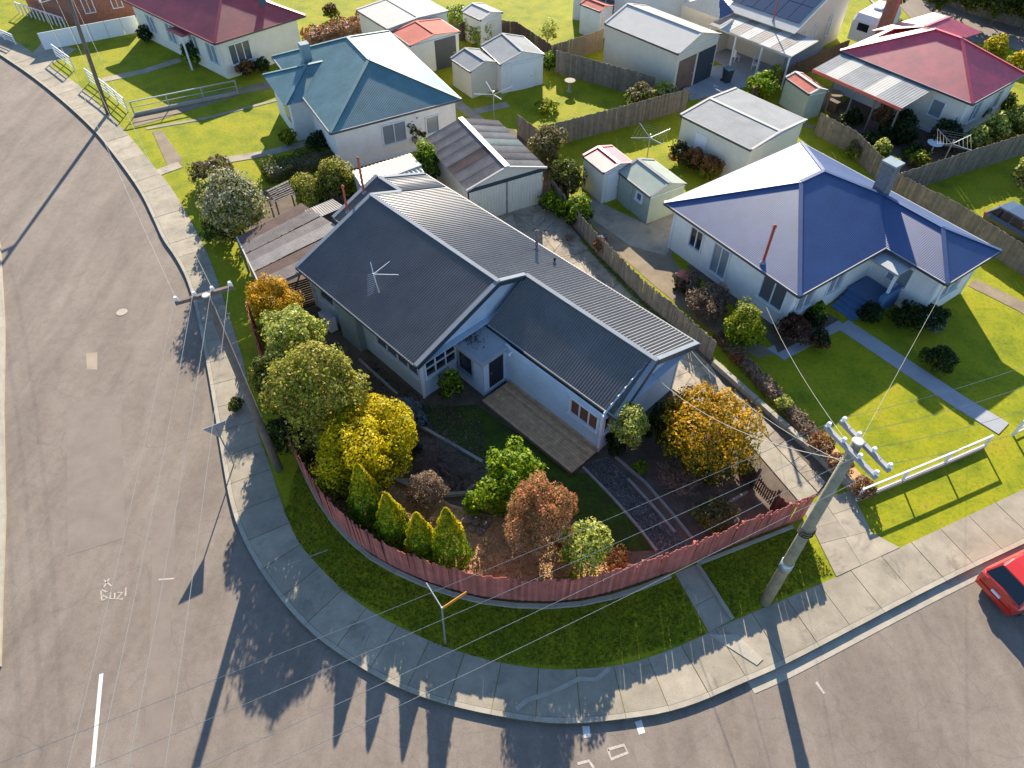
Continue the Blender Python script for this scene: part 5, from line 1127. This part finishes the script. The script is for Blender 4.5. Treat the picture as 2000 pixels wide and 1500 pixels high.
def shrub(label, cx, cy, hc, rx, kinds, size=.075, rz=None, name='shrub', cat='shrub', cl=16, dens=1.15, tip=(.5, .9), bark='bark', grp=None, rough=.3, trunk=True):
    c = W(cx, cy, hc); r = rx*mpp(c); rz = rz or hc*.95; t = thing(name, label, cat, (c.x, c.y, 0), 0, grp)
    Cc_ = []; Rr = []; cl = int(cl*2.2); rough *= .62
    for k in range(cl):
        ph = k*2.4+random.uniform(-.3, .3); cz = 1-1.55*(k+.5)/cl; s_ = math.sqrt(max(0, 1-cz*cz)); f = random.uniform(.56, .86)
        if cz < 0 and cat != 'tree': s_ = max(s_, .9); zz = hc+max(0, hc-.35)*cz/.55*random.uniform(.6, 1)
        else: zz = hc+rz*f*cz
        Cc_.append((r*f*s_*cos(ph), r*f*s_*sin(ph), zz)); Rr.append(min(r, rz*1.3)*random.uniform(rough, rough+.24)*(.85 if random.random() < .7 else 1.15))
    Cc_.append((0, 0, hc)); Rr.append(min(r, rz*1.2)*.72)
    C_ = np.array(Cc_); Rr = np.array(Rr)
    foliage(t, kinds, C_, Rr, size*.88, dens, 1., tip, hc+rz)
    core = np.array([[0, 0, hc*.95]]); d = rng.normal(size=(500, 3)); d /= np.linalg.norm(d, axis=1, keepdims=True)
    if trunk: limbs(t, C_, .035+.02*r, bark)
    return t
def cone(label, tx, ty, h, rb, kinds=('gold', 'cone'), size=.05, grp=None, name='conifer', cat='conifer', n=11000, tipf=1.0):
    b_ = W(tx, ty, h); b_.z = 0; t = thing(name, label, cat, tuple(b_), 0, grp); u = rng.uniform(0, 1, n)**.8; ph = rng.uniform(0, 2*pi, n)
    prof = rb*np.where(u < .2, .75+1.25*u, 1.0*(1-(u-.2)/.8)**.75)*(1+.13*np.sin(ph*5+u*9)+.1*np.sin(ph*9-u*23))*rng.uniform(.82, 1.05, n)+.02
    P = np.column_stack([prof*np.cos(ph), prof*np.sin(ph), u*h+.04]); d = np.column_stack([np.cos(ph), np.sin(ph), np.full(n, .5)])+rng.normal(0, .4, (n, 3))
    mi = (rng.uniform(size=n) > np.clip((u-.25)*1.6*tipf+.3*np.sin(ph), 0, .95)).astype(np.int32)  # tip colour grows with height; extra on the sun side is painted light
    if len(kinds) < 2: mi[:] = 0
    leaves('crown', P, d, size, [LM[k] for k in kinds], 1.6, t, None, mi); MB().tube([(0, 0, -.05), (0, 0, h*.85)], [rb*.12, .01], 6).build('trunk', M['bark'], t); return t
def twigs(label, cx, cy, h, rx, m='twig', n=60, leafk=None, name='bare_shrub', grp=None):
    c = W(cx, cy, 0); r = rx*mpp(c); t = thing(name, label, 'shrub', tuple(c), 0, grp); mb = MB(); P = []
    for k in range(n):
        a = random.uniform(0, 2*pi); f = random.random()**.6; e = Vector((r*f*cos(a), r*f*sin(a), h*random.uniform(.45, 1)*(1.1-.4*f))); m1_ = e*.45+Vector((random.uniform(-.1, .1), random.uniform(-.1, .1), .1))
        mb.tube([(0, 0, 0), m1_, e], [.014, .01, .004], 3, False)
        for _ in range(3):
            s_ = m1_.lerp(e, random.uniform(.1, .8)); q_ = s_+Vector((random.uniform(-.25, .25), random.uniform(-.25, .25), random.uniform(.05, .3)))*min(1, r*1.3); mb.tube([s_, q_], [.007, .003], 3, False); P.append(tuple(q_))
    mb.build('twigs', M[m], t)
    if leafk:
        P = np.repeat(np.array(P), 5, 0)+rng.normal(0, .05, (len(P)*5, 3)); leaves('foliage', P, rng.normal(size=P.shape)+[0, 0, 1], .05, LM[leafk], 1.5, t)
    return t
def hedge(label, p0, p1, wd, h, kind, size=.08, name='hedge'):
    a, b = W(*p0), W(*p1); o = (a+b)/2; d = (b-a); ln = d.length; t = thing(name, label, 'hedge', tuple(o), atan2(d.y, d.x)); n = int(min(9000, (ln*wd+2*ln*h)/(size*size)*1.4))
    q = rng.uniform(-1, 1, (n, 3)); f = rng.choice(3, n, p=[.45, .45, .1]); s_ = np.sign(rng.uniform(-1, 1, n)); dd = np.zeros((n, 3))
    q[f == 0, 2] = 1; dd[f == 0, 2] = 1; m_ = f == 1; q[m_, 1] = s_[m_]; dd[m_, 1] = s_[m_]; m_ = f == 2; q[m_, 0] = s_[m_]; dd[m_, 0] = s_[m_]
    wob = 1+.12*np.sin(q[:, 0]*ln*1.3)+.06*np.sin(q[:, 0]*ln*3.7+1)
    P = np.column_stack([q[:, 0]*ln/2, q[:, 1]*wd/2*wob, (q[:, 2]*.5+.5)*h*wob]); P += rng.normal(0, .05, P.shape); P[:, 2] = np.maximum(P[:, 2], .02)
    leaves('foliage', P, dd+rng.normal(0, .6, P.shape), size, LM[kind], 1.5, t); MB().box(-ln/2+.15, -wd/2+.2, 0, ln/2-.15, wd/2-.2, h-.25).build('inner_twigs', M['twig'], t); return t
# corner block
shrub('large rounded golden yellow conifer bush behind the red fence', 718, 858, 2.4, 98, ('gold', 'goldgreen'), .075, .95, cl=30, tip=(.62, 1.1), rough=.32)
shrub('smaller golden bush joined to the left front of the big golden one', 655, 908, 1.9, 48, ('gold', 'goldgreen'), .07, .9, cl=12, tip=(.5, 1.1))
shrub('tall olive green bush crowding the left fence beside the golden conifer', 622, 755, 3.4, 86, ('olive',), .09, 1.7, cl=28, dens=1.1, rough=.28)
shrub('olive bush overhanging the verge left of the tall olive bush', 540, 740, 2.6, 50, ('hedge', 'olive'), .085, 1.3, cl=14)
shrub('dark green lower bush at the left verge near the brown pole base', 560, 850, 1.0, 38, ('dark', 'hedge'), .08, .9, cl=10, tip=(.6, .4))
shrub('creamy variegated bush below the slatted screen', 577, 655, 3.0, 54, ('vari',), .085, 1.3, cl=18)
shrub('orange tipped conifer in front of the lean-to corner', 535, 592, 2.2, 50, ('orange', 'orangegreen'), .06, 1.3, cl=14, tip=(.55, 1.2))
shrub('big dark leaved tree with white blossom at the back left corner', 458, 400, 2.6, 60, ('white', 'olive'), .09, 1.5, 'tree', 'tree', 26, 1.1, (.55, .4))
shrub('dark green bush under the blossom tree at the lean-to edge', 440, 438, 1.4, 36, ('dark', 'olive'), .09, 1.0, cl=10)
shrub('straggly green shrub between hut and lean-to', 598, 372, 1.4, 32, ('olive', 'green'), .07, 1.1, cl=12, dens=.8)
shrub('mixed green shrub left of the cream shed', 655, 350, 1.6, 40, ('olive', 'dark'), .08, 1.2, cl=14)
shrub('reddish leaved plant behind the lean-to', 626, 372, .9, 16, ('rust',), .08, .6, cl=6)
shrub('small bright green bush by the tall red flue', 697, 362, 1.2, 20, ('lime', 'green'), .08, .7, cl=8)
shrub('bright green climber between the cream shed and the garage', 832, 318, 1.9, 30, ('green', 'dark'), .09, 1.4, cl=12)
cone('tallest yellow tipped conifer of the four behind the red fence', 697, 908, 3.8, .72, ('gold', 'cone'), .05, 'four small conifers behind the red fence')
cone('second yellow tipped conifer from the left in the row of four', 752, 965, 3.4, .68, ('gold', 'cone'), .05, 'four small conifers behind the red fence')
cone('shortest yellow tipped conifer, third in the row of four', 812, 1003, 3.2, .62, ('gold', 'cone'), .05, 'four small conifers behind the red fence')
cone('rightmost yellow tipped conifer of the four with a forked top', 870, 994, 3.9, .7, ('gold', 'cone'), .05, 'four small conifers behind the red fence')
shrub('small pinkish brown rounded shrub on thin stems in the mulch', 833, 958, .95, 38, ('pinkgrey',), .05, .6, cl=14, dens=.75)
twigs('tangle of dead dark twigs in the timber edged bed', 855, 905, .8, 56, 'twig', 260)
twigs('second tangle of dark twigs near the green bush', 905, 935,   .7, 46, 'twig', 160)
shrub('bright green leafy bush in the middle of the front garden', 1003, 932, 1.3, 66, ('green',), .085, .95, cl=18, dens=1.0)
shrub('low green offshoot left of the bright green bush', 925, 985, .5, 26, ('green',), .08, .4, cl=7)
shrub('tall red tipped bottlebrush bush near the front fence', 1050, 1003, 2.7, 64, ('redtip', 'silver'), .05, 1.35, cl=22, dens=.95, tip=(.8, .9))
shrub('small red tipped shoot right of the bottlebrush bush', 1108, 985, 1.2, 24, ('redtip',), .05, .7, cl=8, dens=.8)
shrub('light green open shrub at the front fence', 1142, 1068, 1.8, 52, ('vari', 'green'), .075, .85, cl=15, dens=.7)
shrub('low reddish twiggy plant beside the light green shrub', 1205, 1092, .4, 28, ('rust',), .05, .35, cl=7, dens=.6)
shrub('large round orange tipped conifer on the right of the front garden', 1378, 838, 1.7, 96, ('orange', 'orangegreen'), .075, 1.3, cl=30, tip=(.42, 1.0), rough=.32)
shrub('dark green conifer side growing toward the house', 1300, 830, 1.1, 42, ('dark', 'orangegreen'), .065, .9, cl=12)
shrub('small pale green tree on a slim trunk at the house corner', 1232, 832, 2.0, 36, ('vari', 'olive'), .065, .95, 'tree', 'tree', 14, 1.0, rough=.34)
shrub('dark shrub against the front corner of the house', 1205, 862, .6, 26, ('dark',), .07, .55, cl=8)
twigs('bare pinkish twiggy shrub below the orange conifer', 1325, 950, 1.1, 50, 'twig_pink', 90, 'pinkgrey')
shrub('low yellow green shrub near the front corner of the red fence', 1396, 1005, .6, 46, ('brown', 'green'), .06, .5, cl=12, dens=.8)
shrub('glossy green plant growing against the entry porch', 880, 748, 1.0, 26, ('green', 'dark'), .085, .85, cl=10, dens=.8)
shrub('silvery grey green bush on the dark bed', 790, 805, .55, 36, ('silver',), .05, .5, cl=10, dens=.8)
shrub('small grey bush beside the silvery bush', 825, 822, .3, 18, ('silver', 'dark'), .05, .28, cl=6, dens=.7)
twigs('dark reddish bare shrub below the heat pump', 662, 705, .9, 34, 'twig', 70)
shrub('small green plant in the bed right of the gravel path', 1252, 912, .3, 16, ('green',), .06, .25, cl=5, dens=.7)
for k, (x, y, r, hh) in enumerate(((1078, 395, 24, .9), (1098, 408, 20, .9), (1128, 412, 32, 1.3))):
    shrub(['dark green bush beside the garage door', 'small green bush between garage and driveway bush', 'feathery green bush at the top of the driveway'][k], x, y, hh*.6, r, ('green', 'dark'), .075, hh*.6, cl=12)
shrub('rusty dry climber on the driveway fence', 1170, 478, .7, 16, ('rust',), .07, .5, cl=6, dens=.6)
twigs('bare vine trailing on the driveway paving', 1110, 470, .4, 20, 'twig', 50)
shrub('yellow green tree foliage over the boundary behind the garage', 1066, 290, 1.7, 34, ('brown', 'hedge'), .1, 1.3, cl=12)
shrub('lighter green shrub right of the garage corner', 1108, 345, 1.3, 34, ('hedge', 'brown'), .1, 1.1, cl=12)
# neighbours
hedge('clipped green hedge strip below the teal roofed house', (520, 348), (655, 312), 1.6, .8, 'hedge')
shrub('brown green rounded hedge bush on the left boundary', 415, 340, .8, 46, ('brown', 'hedge'), .1, .8, cl=14)
shrub('yellowish rounded bush below the brown hedge bush', 425, 372, .9, 40, ('vari', 'brown'), .1, .8, cl=12)
shrub('low green bush on the verge beside the left footpath', 425, 440, .8, 30, ('hedge', 'dark'), .1, .7, cl=10)
shrub('small boxy yellow green bush at the teal house front', 560, 268, .5, 20, ('lime', 'hedge'), .09, .5, cl=8)
shrub('dark green round bush against the teal house wall', 622, 278, .7, 26, ('dark',), .1, .6, cl=9)
shrub('tall dark shrub against the white wall under the teal eave', 806, 252, 1.3, 24, ('dark', 'hedge'), .1, 1.2, cl=12)
for k, (x, y, r) in enumerate(((700, 290, 20), (745, 285, 22), (850, 268, 18))):
    shrub(['low dark plants at the base of the teal house, left clump', 'low dark plants at the base of the teal house, middle clump', 'low dark plants near the right corner of the teal house'][k], x, y, .35, r, ('dark',), .09, .3, cl=6)
hedge('long orange brown hedge behind the teal house', (600, 92), (715, 58), 1.6, 1.1, 'rust', .11)
hedge('green hedge sloping beside the salmon carport', (885, 45), (945, 92), 1.2, 1.4, 'green', .11)
shrub('dark green bush by the maroon house corner', 378, 102, .9, 22, ('dark', 'green'), .11, .8, cl=9)
shrub('small green bush at the maroon house step', 282, 66, .7, 16, ('dark',), .11, .6, cl=7)
shrub('rusty low plant in the bed between maroon and teal houses', 478, 132, .6, 22, ('rust', 'dark'), .1, .5, cl=8)
shrub('dark green plant right of the rusty plant', 510, 128, .6, 18, ('dark',), .1, .5, cl=7)
shrub('round island bed of leafy green plants on the back lawn', 1068, 208, .3, 28, ('lime', 'green'), .1, .35, cl=14)
shrub('brownish bush at the end of the grey fence', 1252, 190, .9, 30, ('brown', 'green'), .11, .9, cl=12)
shrub('yellow brown bush beside the brownish bush', 1292, 183, .8, 24, ('vari', 'brown'), .11, .8, cl=10)
shrub('pale leafless looking small tree on the far lawn', 1070, 62, 1.1, 18, ('vari',), .11, .9, cl=8, dens=.5)
shrub('green bush behind the long grey shed', 1070, 120, .7, 18, ('green', 'dark'), .11, .7, cl=7)
for k, (x, y, r, kd_) in enumerate(((1328, 298, 22, ('dark', 'rust')), (1356, 312, 22, ('rust', 'dark')), (1388, 328, 26, ('rust', 'green')))):
    shrub(['dark leafy bush furthest left against the cream garage wall', 'reddish bush in the middle of the cream garage wall', 'red and green bush next to the white garage door'][k], x, y, .7, r, kd_, .1, .7, cl=9)
shrub('bright green spreading bush behind the cream garage', 1490, 168, .8, 34, ('green', 'lime'), .11, .8, cl=12)
shrub('yellow tall plant behind the pale green shed', 1515, 145, 1.2, 14, ('lime',), .11, .9, cl=7)
for k, (x, y, r, kd_, hh) in enumerate(((1725, 225, 20, ('rust', 'brown'), 1.0), (1765, 238, 24, ('dark', 'pinkgrey'), .8), (1665, 230, 22, ('dark',), .5), (1700, 275, 24, ('dark', 'green'), .5), (1722, 292, 18, ('vari', 'green'), .7), (1760, 262, 30, ('dark',), .7),
      (1790, 300, 26, ('dark', 'green'), .5), (1795, 312, 22, ('lime', 'brown'), .5), (1850, 262, 34, ('dark', 'pinkgrey'), .8), (1740, 320, 16, ('lime',), .4), (1640, 260, 18, ('green',), .4), (1672, 295, 18, ('brown', 'green'), .5), (1900, 215, 26, ('silver', 'dark'), .7), (1960, 200, 24, ('dark', 'green'), .7))):
    shrub(['rusty bush by the veranda end post', 'purplish grey bush below the red house window', 'dark low plants left in the red roof garden', 'dark green mound in the red roof garden', 'pale round bush in the red roof garden', 'dark wide bush beside the garden table',
           'green mound below the white table', 'lime bush against the right garden fence', 'dark twiggy bush by the grey clothesline', 'small lime plant near the fence corner', 'small green plant left of the grey chimney', 'brownish plant by the fence behind the blue roof',
           'silvery bush at the right wall of the red roofed house', 'dark bush at the far right of the red roofed house'][k], x, y, hh, r, kd_, .11, hh, cl=9)
for k, (x, y, r) in enumerate(((1905, 275, 24), (1945, 255, 28), (1990, 235, 30), (2040, 215, 30))):
    shrub(['yellowish bush leaning over the right garden fence, nearest', 'large yellowish bush along the right garden fence', 'yellowish bush near the right edge above the fence', 'yellowish bush just past the right edge'][k], x, y, 1.1, r, ('vari', 'hedge'), .11, 1., cl=10)
shrub('yellow flowering bush by the far street', 1945, 92, .8, 26, ('gold', 'lime'), .12, .7, cl=10)
shrub('yellow flowering bush at the far right by the street', 1992, 118, .7, 22, ('gold', 'lime'), .12, .6, cl=8)
shrub('orange and green bush at the right edge lawn', 2005, 340, .9, 26, ('vari', 'brown'), .12, .8, cl=8)
hedge('dark hedge across the far street', (1800, -14), (2080, 60), 2.2, 1.6, 'dark', .14)
for k, (x, y) in enumerate(((1760, -30), (1840, -22), (1900, -12), (1960, -4), (2020, 6))):
    shrub(['leftmost dark tree across the far street', 'second dark tree across the far street', 'middle dark tree across the far street', 'fourth dark tree across the far street', 'rightmost dark tree across the far street'][k], x, y, 2.2, 36, ('dark', 'hedge'), .16, 2.0, 'tree', 'tree', 14, 1.0)
shrub('wide pinkish grey twiggy bush left of the blue roofed house', 1385, 592, .75, 50, ('pinkgrey',), .07, .7, cl=16, dens=.8)
shrub('second pinkish grey bush near the boundary', 1345, 555, .6, 28, ('pinkgrey', 'dark'), .07, .6, cl=9, dens=.8)
shrub('yellow green bush on the boundary at the near corner of the blue roofed house', 1455, 642, 1.0, 42, ('lime', 'green'), .085, .95, cl=14, tip=(.4, 1.2))
shrub('small orange red plant at the foot of the yellow green bush', 1440, 698, .35, 16, ('rust',), .07, .3, cl=5)
shrub('dark red leaved bush at the blue house corner', 1552, 640, .75, 32, ('darkred', 'pinkgrey'), .08, .7, cl=12)
cone('small dark green pointed conifer by the blue house steps', 1605, 590, 1.4, .5, ('green', 'dark'), .08, n=2600)
for k, (x, y, r, kd_) in enumerate(((1775, 618, 40, ('dark', 'hedge')), (1822, 622, 28, ('dark', 'silver')), (1835, 700, 36, ('dark', 'hedge')), (1700, 612, 22, ('dark',)), (1600, 665, 20, ('dark', 'rust')))):
    shrub(['wide dark green bush right of the blue steps', 'grey green bush at the right corner of the blue roofed house', 'low dark green bush on the shaded right lawn', 'dark plant under the blue porch', 'small dark plant in the corner flower bed'][k], x, y, .55, r, kd_, .09, .55, cl=11)
for k, (x, y, r) in enumerate(((1605, 868, 26), (1640, 905, 28), (1685, 952, 26), (1530, 790, 16))):
    shrub(['rust red bush at the left of the pale crossarms', 'orange pink bush under the pale crossarms', 'low orange bush at the corner of the rail fence', 'small pale plant along the boundary of the blue house lawn'][k], x, y, .45, r, ('rust', 'pinkgrey') if k < 3 else ('vari',), .07, .4, cl=9, dens=.8)
hedge('low ragged growth along the boundary left of the blue house lawn', (1400, 660), (1575, 850), .5, .5, 'pinkgrey', .07)
shrub('small yellowish bush on the left footpath near the brown pole', 460, 790, .35, 16, ('hedge',), .07, .35, cl=6)
shrub('pink flowering bush at the top edge near the maroon house', 645, 22, .7, 16, ('darkred', 'green'), .12, .6, cl=7)

shrub('low olive growth filling the gap between the olive and golden bushes', 655, 830, .9, 48, ('olive', 'dark'), .085, .9, cl=12)
shrub('pale yellow green foliage between the variegated and olive bushes', 560, 700, 1.8, 46, ('vari', 'olive'), .085, 1.4, cl=12)
shrub('small reddish brown dry bush at the right foot of the bottlebrush', 1100, 1050, .6, 26, ('pinkgrey', 'rust'), .06, .5, cl=8, dens=.8)
shrub('small dark shrub under the golden bush near the dead twigs', 800, 880, .4, 24, ('dark', 'goldgreen'), .07, .4, cl=7)
for (x, y, rr2, h_, m_, lb_) in ((1345, 186, .5, .35, 'bluegrey', 'pale blue round tub on the concrete by the steel garage'), (1268, 200, .25, .45, 'brick', 'terracotta pot at the end of the grey fence'), (1640, 285, .2, .4, 'brick', 'terracotta pot left of the grey chimney'), (1180, 470, .18, .35, 'fascia', 'dark bucket by the driveway fence')):
    lathe_thing('garden_pot', lb_, 'pot', W(x, y), [(0, rr2*.7), (h_*.9, rr2), (h_, rr2*1.06), (h_-.04, rr2*.9)], m_, 'pot_body')
def bin_(x, y, lid, lb_, rot):
    t = thing('wheelie_bin', lb_, 'bin', tuple(W(x, y)), rot)
    loft(MB(), [[(-.22, -.25, .05), (.22, -.25, .05), (.22, .25, .05), (-.22, .25, .05)], [(-.28, -.32, .98), (.28, -.32, .98), (.28, .32, .98), (-.28, .32, .98)]]).build('bin_body', M['fascia'], t)
    MB().box(-.3, -.36, .98, .3, .34, 1.05).build('lid', M[lid], t)
    for s_ in (-1, 1): MB().tube([(s_*.24, .27, .1), (s_*.3, .27, .1)], .1, 10).build('wheel', M['black'], t)
bin_(1418, 160, 'teal', 'dark wheelie bin near the open door of the steel garage', .4)
bin_(1330, 566, 'pinkred', 'dark wheelie bin in the shade beside the blue roofed house wall', .9)
